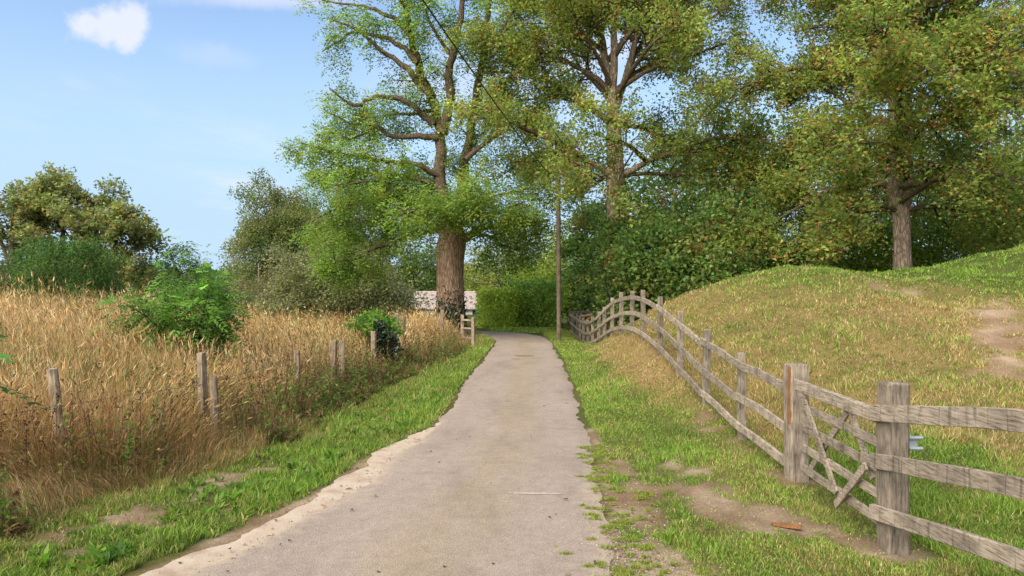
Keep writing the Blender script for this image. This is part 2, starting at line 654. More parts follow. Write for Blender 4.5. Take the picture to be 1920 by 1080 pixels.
xr_ = np.concatenate([np.arange(-5.5, 4.5, 0.15)])
xs = np.concatenate([-graded(5.5, 900, 0.14, 1.045)[::-1], xr_[1:], graded(4.5, 900, 0.13, 1.04)])
ys = np.concatenate([-graded(0, 300, 0.6, 1.25)[::-1][:-1], np.arange(0, 13, 0.19), graded(13, 1500, 0.2, 1.034)])
GX, GYY = np.meshgrid(xs, ys)
GZ = terrain(GX, GYY)
nx, ny = len(xs), len(ys)
idx = np.arange(nx * ny).reshape(ny, nx)
quads = np.stack([idx[:-1, :-1], idx[:-1, 1:], idx[1:, 1:], idx[1:, :-1]], -1).reshape(-1, 4)
gx, gy = GX.ravel(), GYY.ravel()
dry, bare, sd_, side_ = turf(gx, gy)
gcol = C_GREENBASE * (1 - dry[:, None]) + C_DRYBASE * dry[:, None]
soil = C_SOIL2 + (C_SOIL - C_SOIL2) * sstep(0.3, 0.7, fbm(gx * 2, gy * 2, 55))[:, None]
pale = (gx > FX + 0.3)[:, None]
soil = np.where(pale, soil * 1.15, soil)
gcol = gcol * (1 - bare[:, None]) + soil * bare[:, None]

m, nt, b = material('turf_ground')
t = NT(nt)
v = t.coords('Object')
fine = t.noise(v, 38, 5, 0.7)
mid = t.noise(v, 5, 4, 0.6)
c = t.mix(1.0, t.attr(), t.ramp(fine, [(0.3, 0.62), (0.7, 1.25)]), 'MULTIPLY')
c = t.mix(0.7, c, t.ramp(mid, [(0.3, 0.75), (0.7, 1.12)]), 'MULTIPLY')
t.l(c, b.inputs['Base Color'])
b.inputs['Roughness'].default_value = 0.95
b.inputs['Specular IOR Level'].default_value = 0.1
t.bump(fine, 0.7, 0.03, b)
M_GROUND = m
ground = mk('ground', np.stack([gx, gy, GZ.ravel()], 1), quads, M_GROUND, None, gcol, True)
tag(ground, 'uneven turf ground rolling from the verge into a grassy mound', None, None, 'structure')

# asphalt lane
m, nt, b = material('worn_asphalt')
t = NT(nt)
v = t.coords('Object')
vor = t.n('ShaderNodeTexVoronoi'); vor.inputs['Scale'].default_value = 75
t.l(v, vor.inputs['Vector'])
speck = t.ramp(vor.outputs['Color'], [(0.1, 0.86), (0.5, 1.0), (0.9, 1.15)])
fine = t.noise(v, 130, 3, 0.7)
tracks = t.attr()                             # r: lateral position 0..1, g: cracked edge
sepc = t.n('ShaderNodeSeparateColor'); t.l(tracks, sepc.inputs[0])
grey = srgb(192, 172, 153, 0.50); sand = srgb(188, 166, 134, 0.49)
lat = t.ramp(sepc.outputs[0], [(0.06, 0.1), (0.30, 0.12), (0.47, 0.85), (0.60, 0.75), (0.75, 0.08), (1.0, 0.1)])
blot = t.noise(t.coords('Object', (1, 0.35, 1)), 1.6, 4, 0.6)
sm = t.n('ShaderNodeMath', operation='MULTIPLY'); t.l(lat, sm.inputs[0])
t.l(t.ramp(blot, [(0.32, 0.25), (0.62, 1.0)]), sm.inputs[1])
c = t.mix(sm.outputs[0], grey, sand)
c = t.mix(1.0, c, speck, 'MULTIPLY')
c = t.mix(0.6, c, t.ramp(fine, [(0.3, 0.7), (0.7, 1.25)]), 'MULTIPLY')
c = t.mix(0.85, c, t.ramp(t.noise(t.coords('Object', (1.3, 0.5, 1)), 0.9, 6, 0.68), [(0.32, 0.78), (0.5, 1.0), (0.7, 1.12)]), 'MULTIPLY')
c = t.mix(0.5, c, t.ramp(t.noise(v, 6, 4, 0.7), [(0.35, 0.82), (0.65, 1.12)]), 'MULTIPLY')
dn = t.n('ShaderNodeMath', operation='MULTIPLY_ADD'); t.l(t.noise(v, 9, 5, 0.7), dn.inputs[0]); dn.inputs[1].default_value = 1.6; dn.inputs[2].default_value = -0.95
da = t.n('ShaderNodeMath', operation='ADD', use_clamp=True); t.l(dn.outputs[0], da.inputs[0]); t.l(sepc.outputs[2], da.inputs[1])
dm = t.ramp(da.outputs[0], [(0.25, 0.0), (0.7, 0.85)])
c = t.mix(dm, c, t.mix(1.0, srgb(206, 184, 156, 0.56), t.ramp(fine, [(0.3, 0.75), (0.7, 1.2)]), 'MULTIPLY'))
# dark tarry hairs and chips
v2 = t.n('ShaderNodeTexVoronoi', feature='DISTANCE_TO_EDGE'); v2.inputs['Scale'].default_value = 1.3
wob = t.n('ShaderNodeVectorMath', operation='ADD'); nn = t.n('ShaderNodeTexNoise'); nn.inputs['Scale'].default_value = 2.5
t.l(v, nn.inputs['Vector']); t.l(v, wob.inputs[0]); t.l(nn.outputs['Color'], wob.inputs[1]); t.l(wob.outputs[0], v2.inputs['Vector'])
cr = t.ramp(v2.outputs['Distance'], [(0.0, 0.6), (0.010, 1.0)])
crm = t.mix(t.ramp(t.noise(v, 0.45, 2), [(0.5, 0.0), (0.62, 1.0)]), (1, 1, 1), cr)
c = t.mix(1.0, c, crm, 'MULTIPLY')
t.l(c, b.inputs['Base Color'])
b.inputs['Roughness'].default_value = 0.85
b.inputs['Specular IOR Level'].default_value = 0.25
t.bump(vor.outputs['Distance'], 0.5, 0.008, b)
M_ASPH = m
nc = 27
rows = []
lcol = []
u = np.linspace(-1, 1, nc)
rl = (fbm(s_f * 1.1, s_f * 0 + 3, 5) - 0.5) * 0.22 + (vnoise(s_f * 7, s_f * 0, 6) - 0.5) * 0.08
rr = (fbm(s_f * 1.0, s_f * 0 + 9, 7) - 0.5) * 0.22 + (vnoise(s_f * 7, s_f * 0 + 4, 9) - 0.5) * 0.08
for i in range(len(s_f)):
    off = u * LC[i, 2] + np.where(u < 0, -u * rl[i], u * rr[i])
    P = LC[i, :2] + off[:, None] * LN[i]
    z = 0.006 + 0.018 * (1 - u * u) - 0.02 * (np.abs(u) > 0.999)
    rows.append(np.column_stack([P, z]))
    dl = np.exp(-(u + 1) * LC[i, 2] / 0.22) * sstep(13, 9, LC[i, 1]) + np.exp(-(1 - u) * LC[i, 2] / 0.25) * (0.35 + 0.65 * sstep(10, 7, LC[i, 1]))
    lcol.append(np.column_stack([(u + 1) / 2, np.abs(u), dl]))
LV = np.concatenate(rows)
idx = np.arange(len(LV)).reshape(-1, nc)
quads = np.stack([idx[:-1, :-1], idx[:-1, 1:], idx[1:, 1:], idx[1:, :-1]], -1).reshape(-1, 4)
lane = mk('lane', LV, quads, M_ASPH, None, np.concatenate(lcol), True)
tag(lane, 'narrow worn asphalt lane curving left at the hedge', None, None, 'structure')


def lane_z(x, y):
    return 0.024


# pale chalky strip where the asphalt has broken away on the left
m, nt, b = material('chalky_gravel')
t = NT(nt)
v = t.coords('Object')
f1 = t.noise(v, 60, 4, 0.7); f2 = t.noise(v, 3, 4, 0.6)
c = t.ramp(f2, [(0.3, srgb(176, 148, 120, 0.58)), (0.48, srgb(208, 184, 156, 0.6)), (0.7, srgb(216, 196, 170, 0.62))])
c = t.mix(0.5, c, t.ramp(f1, [(0.3, 0.7), (0.7, 1.2)]), 'MULTIPLY')
t.l(c, b.inputs['Base Color']); b.inputs['Roughness'].default_value = 0.95
t.bump(f1, 0.5, 0.015, b)
M_CHALK = m
cyv = np.arange(0.6, 11.6, 0.07)
inner = np.interp(cyv, LY, LL) + 0.18
cw = np.interp(cyv, [0.5, 5.14, 6.3, 7.1, 8.67, 10.1, 11.2, 11.6], [.62, .47, .40, .33, .26, .26, .12, 0.0])
cw = np.maximum(cw + (fbm(cyv * 1.2, cyv * 0, 71) - 0.5) * 0.30 + (fbm(cyv * 6, cyv * 0, 72) - 0.5) * 0.16, 0.0)
nv = 7
V = []
for i in range(len(cyv)):
    for j in range(nv):
        x = inner[i] - (cw[i] + 0.18) * j / (nv - 1)
        V.append((x, cyv[i], 0.0))
V = np.array(V)
V[:, 2] = np.maximum(terrain(V[:, 0], V[:, 1]), -0.012) + 0.004
V[:, 2] = np.where(np.tile(np.arange(nv) == nv - 1, len(cyv)), V[:, 2] - 0.02, V[:, 2])
V[:, 2] = np.where(np.tile(np.arange(nv) == 0, len(cyv)), -0.02, V[:, 2])
idx = np.arange(len(V)).reshape(-1, nv)
quads = np.stack([idx[:-1, 1:], idx[:-1, :-1], idx[1:, :-1], idx[1:, 1:]], -1).reshape(-1, 4)
chalk = mk('chalk_path_edge', V, quads, M_CHALK, None, None, True)
tag(chalk, 'pale chalky strip along the broken left edge of the lane', None, None, 'structure')


# thin worn marks on the lane
def decal(name, cx_, cy_, rx, ry, mat, label, seed):
    n = 28
    a = np.linspace(0, 2 * np.pi, n, endpoint=False)
    r = 0.7 + 0.6 * fbm(np.cos(a) * 2 + 7, np.sin(a) * 2 + seed, seed)
    V = np.column_stack([cx_ + np.cos(a) * rx * r, cy_ + np.sin(a) * ry * r, np.zeros(n)])
    lx = np.interp(V[:, 1], LC[:, 1][:250], LC[:, 0][:250]); hw = np.interp(V[:, 1], LC[:, 1][:250], LC[:, 2][:250])
    uu = (V[:, 0] - lx) / hw
    V[:, 2] = 0.010 + 0.018 * (1 - uu * uu)
    o = solid(name, V, [tuple(range(n))], mat)
    return tag(o, label, None, None, 'structure')


M_SCUFF = plain('pale_scuff', srgb(200, 182, 164, 0.60), 0.9, 0, 0.3, 25, 0.1)
M_PATCH = plain('sandy_patch', srgb(150, 128, 92, 0.62), 0.9, 0, 0.3, 10, 0.1)
decal('lane_scuff_marking', 0.22, 7.12, 0.26, 0.035, M_SCUFF, 'thin pale scuff across the near part of the lane', 3)
decal('lane_patch_marking', 0.36, 21.6, 0.28, 0.32, M_PATCH, 'small sandy brown patch far along the lane', 5)
decal('lane_patch_marking', 0.12, 20.6, 0.13, 0.12, M_PATCH, 'tiny brown spot just before the sandy patch on the lane', 6)


# ------------------------------------------------------------------ timber pieces
PRNG = np.random.default_rng(11)


def post_mesh(x, y, z0, z1, w, d, lean=(0, 0), rot=0.0, rough=0.004, n=7, rnd=False, seed=0):
    r = np.random.default_rng(int(abs(x * 1000 + y * 777)) + seed)
    if rnd:
        a = np.linspace(0, 2 * np.pi, 10, endpoint=False)
        base = np.column_stack([np.cos(a) * w / 2, np.sin(a) * d / 2])
    else:
        base = chamfer(w, d, min(w, d) * 0.10)
    k = len(base)
    cr, sr = math.cos(rot), math.sin(rot)
    base = np.column_stack([base[:, 0] * cr - base[:, 1] * sr, base[:, 0] * sr + base[:, 1] * cr])
    wob = 1 + r.normal(0, 0.02, k)
    rings = []
    zs = list(np.linspace(z0, z1 - 0.012, n)) + [z1]
    for i, z in enumerate(zs):
        tt = (z - z0) / (z1 - z0)
        s = 0.93 if i == n else 1.0
        bb = base * wob[:, None] * s + r.normal(0, rough * 0.5, base.shape)
        zz = np.full(k, z) + (r.normal(0, 0.006, k) if i >= n - 1 else 0)
        rings.append(np.column_stack([x + bb[:, 0] + lean[0] * tt, y + bb[:, 1] + lean[1] * tt, zz]))
    return loft(rings)


def board_mesh(P, thick_dir, thick, wide, jit=0.003, seed=0, taper_ends=True):
    """board along the polyline P; wide measured across, perpendicular to the run and to thick_dir"""
    r = np.random.default_rng(seed + 5)
    P = np.asarray(P, float)
    T = np.gradient(P, axis=0) if len(P) > 2 else np.tile(P[-1] - P[0], (len(P), 1))
    T /= np.linalg.norm(T, axis=1, keepdims=True)
    td = np.asarray(thick_dir, float)
    prof = chamfer(thick, wide, min(thick, wide) * 0.12)
    rings = []
    for i in range(len(P)):
        up = np.cross(T[i], td); up /= np.linalg.norm(up)
        if up[2] < 0: up = -up
        q = prof + r.normal(0, jit * 0.4, prof.shape)
        rings.append(P[i] + q[:, :1] * td + q[:, 1:] * up + r.normal(0, jit * 0.5, 3) * np.array([1, 0, 1]))
    return loft(rings)


# long undulating fence: posts every 1.8 m from the gate post to the far corner
py_ = np.array([7.98] + [7.98 + 1.81 * k for k in range(1, 18)])
fence = empty('post_and_rail_fence', (FX, 7.98, zf(7.98)), 'long weathered three-rail timber fence dipping and rising beside the lane', 'fence')
RH = (0.95, 0.55, 0.17)
RXp = FX - 0.055 - 0.022


def fz(y):                                     # rails bend less than the ground
    return np.interp(y, _yy, smooth1(_zz, 25))


for k, y in enumerate(py_):
    big = k == 0
    w = 0.19 if big else 0.105
    hh = 1.25 if big else 1.16 + PRNG.normal(0, 0.03)
    xx = FX + (0.02 if big else PRNG.normal(0, 0.01))
    V, Fl = post_mesh(xx, y, zf(y) - 0.35, zf(y) + hh, w, w * (1.0 if big else 0.85), (PRNG.normal(0, 0.02), PRNG.normal(0, 0.02)), PRNG.normal(0, 0.05), seed=k)
    p = solid('gate_post' if big else 'post', V, Fl, M_POST, fence)
    if big:
        p['label'] = 'thick square gate post with a split orange face'
        V, Fl = post_mesh(xx - 0.097, y - 0.035, zf(y) + 0.62, zf(y) + 1.22, 0.012, 0.07, (0.008, 0.01), 0, 0.006)
        solid('split_strip', V, Fl, M_SPLIT, p)
        V, Fl = post_mesh(xx - 0.02, y + 0.155, zf(y) - 0.3, zf(y) + 1.20, 0.10, 0.075, (0, 0), 0, 0.004)
        solid('end_post', V, Fl, M_POST, fence)
for ri, rh in enumerate(RH):
    k = 0
    first = True
    while k < len(py_) - 1:
        span = 1 if (first and ri == 1) else 2
        first = False
        k2 = min(k + span, len(py_) - 1)
        ya = py_[k] + (0.10 if k == 0 else 0.004)
        yb = py_[k2] - 0.004
        yy = np.linspace(ya, yb, 4 * (k2 - k) + 2)
        e0, e1 = PRNG.normal(0, 0.014, 2)
        zz = np.interp(yy, py_, fz(py_)) + rh + np.linspace(e0, e1, len(yy)) + 0.015 * np.sin((yy - py_[0]) / 1.81 * np.pi) ** 2
        xx = RXp + np.linspace(*PRNG.normal(0, 0.006, 2), len(yy))
        if ri == 0 and k == 0:
            zz += 0.03
        V, Fl = board_mesh(np.column_stack([xx, yy, zz]), (1, 0, 0), 0.034, 0.102, 0.004, ri * 100 + k)
        solid('rail', V, Fl, M_RAIL, fence)
        k = k2

# short run to the right of the gate, coming towards the viewer
fr = empty('post_and_rail_fence', (FX, 5.92, -0.14), 'near end of the timber fence with a thick square post beside the gate', 'fence')
V, Fl = post_mesh(FX, 5.92, -0.5, 1.245, 0.185, 0.185, (0.0, 0.0), 0.03, 0.004)
gp = solid('gate_post', V, Fl, M_POST, fr)
V, Fl = post_mesh(FX + 0.02, 4.10, -0.4, 1.45, 0.11, 0.10, (0, 0), 0, 0.004)
solid('post', V, Fl, M_POST, fr)
V, Fl = post_mesh(FX + 0.02, 2.30, -0.4, 1.5, 0.11, 0.10, (0, 0), 0, 0.004)
solid('post', V, Fl, M_POST, fr)
for i, (za, zb, zc_, w) in enumerate([(0.985, 1.235, 1.30, 0.132), (0.60, 0.845, 0.93, 0.122), (0.185, 0.43, 0.52, 0.118)]):
    yy = np.linspace(6.02, 2.2, 12)
    zz = np.interp(yy, [2.2, 4.1, 6.02], [zc_ + 0.05, zb + 0.03, za])
    V, Fl = board_mesh(np.column_stack([np.full(12, FX - 0.118), yy, zz]), (1, 0, 0), 0.042, w, 0.004, i + 900)
    solid('rail', V, Fl, M_RAIL, fr)
# latch on the near gate post
def box(name, c, s, mat, parent, rot=0.0):
    V, Fl = post_mesh(c[0], c[1], c[2] - s[2] / 2, c[2] + s[2] / 2, s[0], s[1], (0, 0), rot, 0.0, 2)
    return solid(name, V, Fl, mat, parent)


la = box('latch', (FX + 0.125, 5.87, 0.77), (0.07, 0.012, 0.11), M_ZINC, fr)
la['label'] = 'galvanised steel latch bracket'
for dz in (0.042, -0.042):
    a = np.linspace(0, 2 * np.pi, 8, endpoint=False)
    rings = [np.column_stack([np.full(8, xx), 5.86 + np.cos(a) * 0.016, 0.77 + dz + np.sin(a) * 0.016]) for xx in (FX + 0.094, FX + 0.20)]
    V, Fl = loft(rings)
    solid('latch_bolt', V, Fl, M_ZINC, la)

# the gate
gt = empty('timber_gate', (FX, 7.62, 0.0), 'weathered five-bar timber gate with crossed braces between two thick posts', 'gate')
ya, yb = 7.70, 6.06
GZa = (0.99, 0.775, 0.57, 0.36, 0.155)
GZb = (0.955, 0.74, 0.53, 0.315, 0.105)
V, Fl = post_mesh(FX, 7.72, -0.02, 1.20, 0.07, 0.085, (0, 0), 0, 0.003)
solid('stile', V, Fl, M_POST, gt)
V, Fl = post_mesh(FX, 6.10, -0.02, 1.04, 0.065, 0.075, (0, 0), 0, 0.003)
solid('stile', V, Fl, M_POST, gt)
for i in range(5):
    w = 0.115 if i == 0 else 0.078
    th = 0.06 if i == 0 else 0.026
    yy = np.linspace(ya + (0.05 if i == 0 else -0.03), yb, 8)
    zz = np.interp(yy, [yb, ya], [GZb[i], GZa[i]])
    V, Fl = board_mesh(np.column_stack([np.full(8, FX - (0.065 if i == 0 else 0.049)), yy, zz]), (1, 0, 0), th, w, 0.003, 700 + i)
    solid('rail', V, Fl, M_RAIL, gt)


def brace(p, q, xo, w=0.07):
    yy = np.linspace(p[0], q[0], 6); zz = np.linspace(p[1], q[1], 6)
    V, Fl = board_mesh(np.column_stack([np.full(6, FX + xo), yy, zz]), (1, 0, 0), 0.024, w, 0.003, int(p[0] * 100))
    return solid('brace', V, Fl, M_RAIL, gt)


brace((7.66, 0.98), (6.78, 0.12), -0.076)
brace((6.74, 0.02), (6.16, 0.52), -0.102)
brace((6.66, 0.90), (7.55, 0.12), -0.022)
brace((6.62, 0.92), (6.20, 0.40), -0.022)

# telegraph pole and its line
PX, PYY = 1.78, 28.0
tp = empty('telegraph_pole', (PX, PYY, float(terrain(PX, PYY))), 'tall round timber telegraph pole on the grass right of the lane', 'pole')
V, Fl = post_mesh(PX, PYY, -0.5, 6.15, 0.175, 0.175, (-0.03, 0), 0, 0.002, 12, True)
solid('shaft', V, Fl, timber('pole_timber', (10, 10, 0.6), srgb(150, 130, 106, 0.6), srgb(90, 76, 60, 0.6)), tp, True)
box('cap', (PX - 0.03, PYY, 6.17), (0.26, 0.26, 0.05), M_ZINC, tp)
box('bracket', (PX - 0.10, PYY - 0.14, 5.95), (0.10, 0.05, 0.12), M_ZINC, tp)
for i in range(3):
    box('step_iron', (PX + (0.17 if i % 2 else -0.2), PYY, 3.6 + i * 0.6), (0.16, 0.02, 0.02), M_ZINC, tp)


def tube(P, rad, sides=6):
    P = np.asarray(P, float); rad = np.broadcast_to(np.asarray(rad, float), (len(P),))
    T = np.gradient(P, axis=0); T /= np.linalg.norm(T, axis=1, keepdims=True) + 1e-9
    ref = np.array([0, 0, 1.0]) if abs(T[0, 2]) < 0.9 else np.array([1.0, 0, 0])
    a = np.arange(sides) * 2 * np.pi / sides
    u_ = np.cross(T[0], ref); u_ /= np.linalg.norm(u_)
    V = []
    for i in range(len(P)):
        u_ = u_ - T[i] * np.dot(u_, T[i]); u_ /= np.linalg.norm(u_) + 1e-9
        w_ = np.cross(T[i], u_)
        V.append(P[i] + rad[i] * (np.cos(a)[:, None] * u_ + np.sin(a)[:, None] * w_))
    V = np.concatenate(V)
    n = len(P)
    i0 = (np.arange(n - 1)[:, None] * sides + np.arange(sides)[None, :])
    i1 = (np.arange(n - 1)[:, None] * sides + (np.arange(sides)[None, :] + 1) % sides)
    Fq = np.stack([i0, i1, i1 + sides, i0 + sides], -1).reshape(-1, 4)
    return V, Fq


class Acc:
    def __init__(s):
        s.V = []; s.F = []; s.n = 0

    def add(s, V, Fq):
        s.V.append(V); s.F.append(Fq + s.n); s.n += len(V)

    def build(s, name, mat, parent=None, col=None, smooth=True):
        return mk(name, np.concatenate(s.V), np.concatenate(s.F), mat, parent, col, smooth)


tt = np.linspace(0, 1, 40)
A = np.array([PX - 0.12, PYY - 0.17, 5.97]); B = np.array([-4.9, -6.5, 8.3])
W = A + (B - A) * tt[:, None]
W[:, 2] -= 0.9 * 4 * tt * (1 - tt) * 0.55
V, Fq = tube(W, 0.016, 6)
wire_o = mk('overhead_cable', V, Fq, M_CABLE, None, None, True)
tag(wire_o, 'single dark overhead cable sagging from the telegraph pole across the trees', 'cable')

# old stake fence on the left, half sunk in the dry grass
lf = empty('stake_and_wire_fence', (-3.95, 9.4, 0.0), 'old stake and wire fence half hidden in the dry grass', 'fence')
stakes = [(-4.62, 7.7, 1.02, 0.11, (-0.20, 0.05), True), (-3.93, 9.45, 1.05, 0.095, (-0.04, 0.0), False), (-3.70, 9.25, 0.82, 0.10, (-0.04, 0.02), True),
          (-3.66, 12.6, 0.82, 0.085, (0.0, 0), False), (-3.52, 14.6, 0.86, 0.10, (0, 0), False), (-3.37, 14.6, 0.86, 0.10, (0.01, 0), False),
          (-3.22, 17.2, 0.90, 0.105, (0.0, 0), False), (-3.24, 20.8, 1.12, 0.12, (0.0, 0), False), (-3.06, 20.8, 1.05, 0.13, (0.01, 0), True),
          (-2.38, 25.0, 1.10, 0.12, (0.02, 0), False), (-1.72, 25.6, 0.95, 0.11, (0, 0), False), (-1.32, 25.2, 0.90, 0.11, (0, 0), False)]
for i, (x, y, h, w, ln, rd) in enumerate(stakes):
    zb = float(terrain(x, y))
    V, Fl = post_mesh(x, y, zb - 0.3, zb + h * 1.12, w, w * 0.9, ln, PRNG.uniform(-0.4, 0.4), 0.006, 7, rd, i)
    solid('post', V, Fl, M_OLD, lf)
for hz in (0.42, 0.78):
    Pw = [(x, y - 0.06, float(terrain(x, y)) + hz) for (x, y, h, w, ln, rd) in stakes if x != -3.70 and x != -3.37 and x != -3.06]
    Pw = np.array([(-5.6, 4.5, hz + 0.05)] + Pw)
    V, Fq = tube(Pw, 0.003, 4)
    mk('wire', V, Fq, M_WIRE, lf)
# small rails at the far end
for zz in (0.30, 0.62, 0.90):
    V, Fl = board_mesh(np.array([(-1.74, 25.5, zz), (-1.5, 25.35, zz), (-1.28, 25.2, zz - 0.02)]), (0.5, 0.86, 0), 0.03, 0.06, 0.003, int(zz * 100))
    solid('rail', V, Fl, M_OLD, lf)

# dark field gate beyond the dip of the rail fence
fg = empty('field_gate', (3.4, 36.5, -0.3), 'dark field gate with a pale timber frame beyond the dip in the fence', 'gate')
for i, x in enumerate((3.42, 3.75, 5.3)):
    V, Fl = post_mesh(x, 36.5, -0.6, 0.95 if i else 0.85, 0.13, 0.12, (0, 0), 0, 0.003)
    solid('post', V, Fl, M_POST, fg)
for i, zz in enumerate((0.83, 0.60, 0.36, 0.10)):
    V, Fl = board_mesh(np.array([(2.95, 36.4, zz), (4.2, 36.4, zz), (5.3, 36.4, zz)]), (0, 1, 0), 0.04, 0.09, 0.003, 40 + i)
    solid('rail', V, Fl, M_DARKGATE, fg)
V, Fl = board_mesh(np.array([(3.42, 36.3, 0.62), (3.66, 36.3, 0.66), (3.90, 36.3, 0.70)]), (0, 1, 0), 0.05, 0.10, 0.003, 51)
solid('brace', V, Fl, M_YELLOWWOOD, fg)
V, Fl = board_mesh(np.array([(3.46, 36.3, 0.30), (3.64, 36.3, 0.42), (3.82, 36.3, 0.56)]), (0, 1, 0), 0.05, 0.08, 0.003, 52)
solid('brace', V, Fl, M_YELLOWWOOD, fg)
V, Fl = post_mesh(3.90, 36.3, 0.15, 0.76, 0.08, 0.05)
solid('stile', V, Fl, M_YELLOWWOOD, fg)

# broken splinter of wood on the bare soil
sx, sy = 2.30, 6.25
sz = float(terrain(sx, sy))
V, Fl = board_mesh(np.array([(sx - 0.10, sy + 0.03, sz + 0.03), (sx, sy, sz + 0.028), (sx + 0.12, sy - 0.05, sz + 0.022)]), (0, 0, 1), 0.022, 0.055, 0.006, 3)
tag(solid('wood_splinter', V, Fl, M_SPLIT), 'broken orange wood splinter lying on bare soil by the gate', 'splinter')

# ------------------------------------------------------------------ bungalow behind the big trunk
bh = empty('bungalow', (-4.0, 58, 0), 'low pale-tiled bungalow with white walls behind the big trunk', 'house')


def quadbox(name, x0, x1, y0, y1, z0, z1, mat, parent):
    V = np.array([(x, y, z) for z in (z0, z1) for x, y in ((x0, y0), (x1, y0), (x1, y1), (x0, y1))])
    Fl = [(0, 3, 2, 1), (4, 5, 6, 7), (0, 1, 5, 4), (1, 2, 6, 5), (2, 3, 7, 6), (3, 0, 4, 7)]
    return solid(name, V, Fl, mat, parent)


hx0, hx1, hy0, hy1 = -9.5, -1.2, 56, 63
quadbox('wall', hx0, hx1, hy0, hy1, -0.8, 0.42, M_RENDER, bh)
# roof courses: overlapping rows of tiles, each row a real step
za, zr, ym = 0.40, 1.62, 59.4
ov = 0.4
rows_n, per = 9, 40
Vr, Fr = [], []
rr_ = np.random.default_rng(5)
for i in range(rows_n):
    t0, t1 = i / rows_n, (i + 1.15) / rows_n
    y0 = hy0 - ov + (ym - hy0 + ov) * t0; z0 = za + (zr - za) * t0
    y1 = hy0 - ov + (ym - hy0 + ov) * min(t1, 1.02); z1 = za + (zr - za) * min(t1, 1.02)
    for j in range(per):
        xa = hx0 - ov + (hx1 - hx0 + 2 * ov) * (j + 0.03 + 0.5 * (i % 2) / 1.0) / (per + 0.5)
        xb = hx0 - ov + (hx1 - hx0 + 2 * ov) * (j + 0.97 + 0.5 * (i % 2)) / (per + 0.5)
        up = 0.05 + rr_.uniform(-0.02, 0.03)
        k0 = len(Vr)
        Vr += [(xa, y0, z0 + up), (xb, y0, z0 + up), (xb, y1, z1 + 0.02), (xa, y1, z1 + 0.02), (xa, y0, z0), (xb, y0, z0)]
        Fr += [(k0, k0 + 1, k0 + 2, k0 + 3), (k0 + 4, k0 + 5, k0 + 1, k0)]
roof = solid('roof', np.array([(hx0 - ov, hy0 - ov, za), (hx1 + ov, hy0 - ov, za), (hx1 + ov, ym, zr), (hx0 - ov, ym, zr), (hx0 - ov, hy1 + ov, za), (hx1 + ov, hy1 + ov, za)]),
             [(0, 1, 2, 3), (3, 2, 5, 4), (0, 3, 4), (1, 5, 2)], M_TILE, bh)
mt, ntt, bt = material('roof_tile_each')
bt.inputs['Roughness'].default_value = 0.9
NT(ntt).l(NT(ntt).attr(), bt.inputs['Base Color'])
tc_ = 0.62 * np.array([(0.46, 0.37, 0.32), (0.40, 0.31, 0.26), (0.52, 0.44, 0.39), (0.22, 0.17, 0.13), (0.16, 0.15, 0.10)])
tcol = np.repeat(tc_[rr_.choice(5, len(Vr) // 6, p=[.34, .22, .22, .14, .08])], 6, 0)
tiles = mk('roof_tiles', np.array(Vr), np.array(Fr), mt, roof, tcol)
tiles['kind'] = 'stuff'
V, Fq = tube(np.array([(hx0 - ov, ym, zr + 0.04), ((hx0 + hx1) / 2, ym, zr + 0.05), (hx1 + ov, ym, zr + 0.04)]), 0.09, 6)
mk('ridge', V, Fq, M_TILE, roof)
for x0 in (-8.2, -5.6, -3.0):
    wdw = quadbox('window', x0, x0 + 1.1, hy0 - 0.03, hy0 + 0.02, -0.35, 0.32, M_GLASS, bh)
    quadbox('frame', x0 - 0.06, x0 + 1.16, hy0 - 0.045, hy0 + 0.01, 0.32, 0.38, M_PAINT, wdw)
    quadbox('frame', x0 - 0.06, x0 + 1.16, hy0 - 0.07, hy0 + 0.01, -0.42, -0.35, M_PAINT, wdw)

# ------------------------------------------------------------------ foliage
UP = np.array([0, 0, 1.0])


def unit(v):
    return v / (np.linalg.norm(v, axis=-1, keepdims=True) + 1e-9)


def leaf_mesh(C, D, Nn, L, W, fold=0.12, tri=False):
    """diamond leaves: C base points, D directions, Nn normals"""
    n = len(C)
    D = unit(D); S = unit(np.cross(D, Nn)); Nn = np.cross(S, D)
    L = np.broadcast_to(L, (n,))[:, None]; W = np.broadcast_to(W, (n,))[:, None]
    a = C
    tip = C + D * L
    m_ = C + D * L * 0.45
    l_ = m_ + S * W * 0.5 + Nn * W * fold
    r_ = m_ - S * W * 0.5 + Nn * W * fold
    if tri:
        V = np.stack([a, m_ + S * W * 0.75 + D * L * .3, m_ - S * W * 0.75 + D * L * .15], 1).reshape(-1, 3)
        return V, np.arange(3 * n).reshape(-1, 3)
    V = np.stack([a, l_, tip, r_], 1).reshape(-1, 3)
    i = np.arange(n)[:, None] * 4
    Fa = np.concatenate([i + np.array([0, 2, 1]), i + np.array([0, 3, 2])], 1).reshape(-1, 3)
    return V, Fa


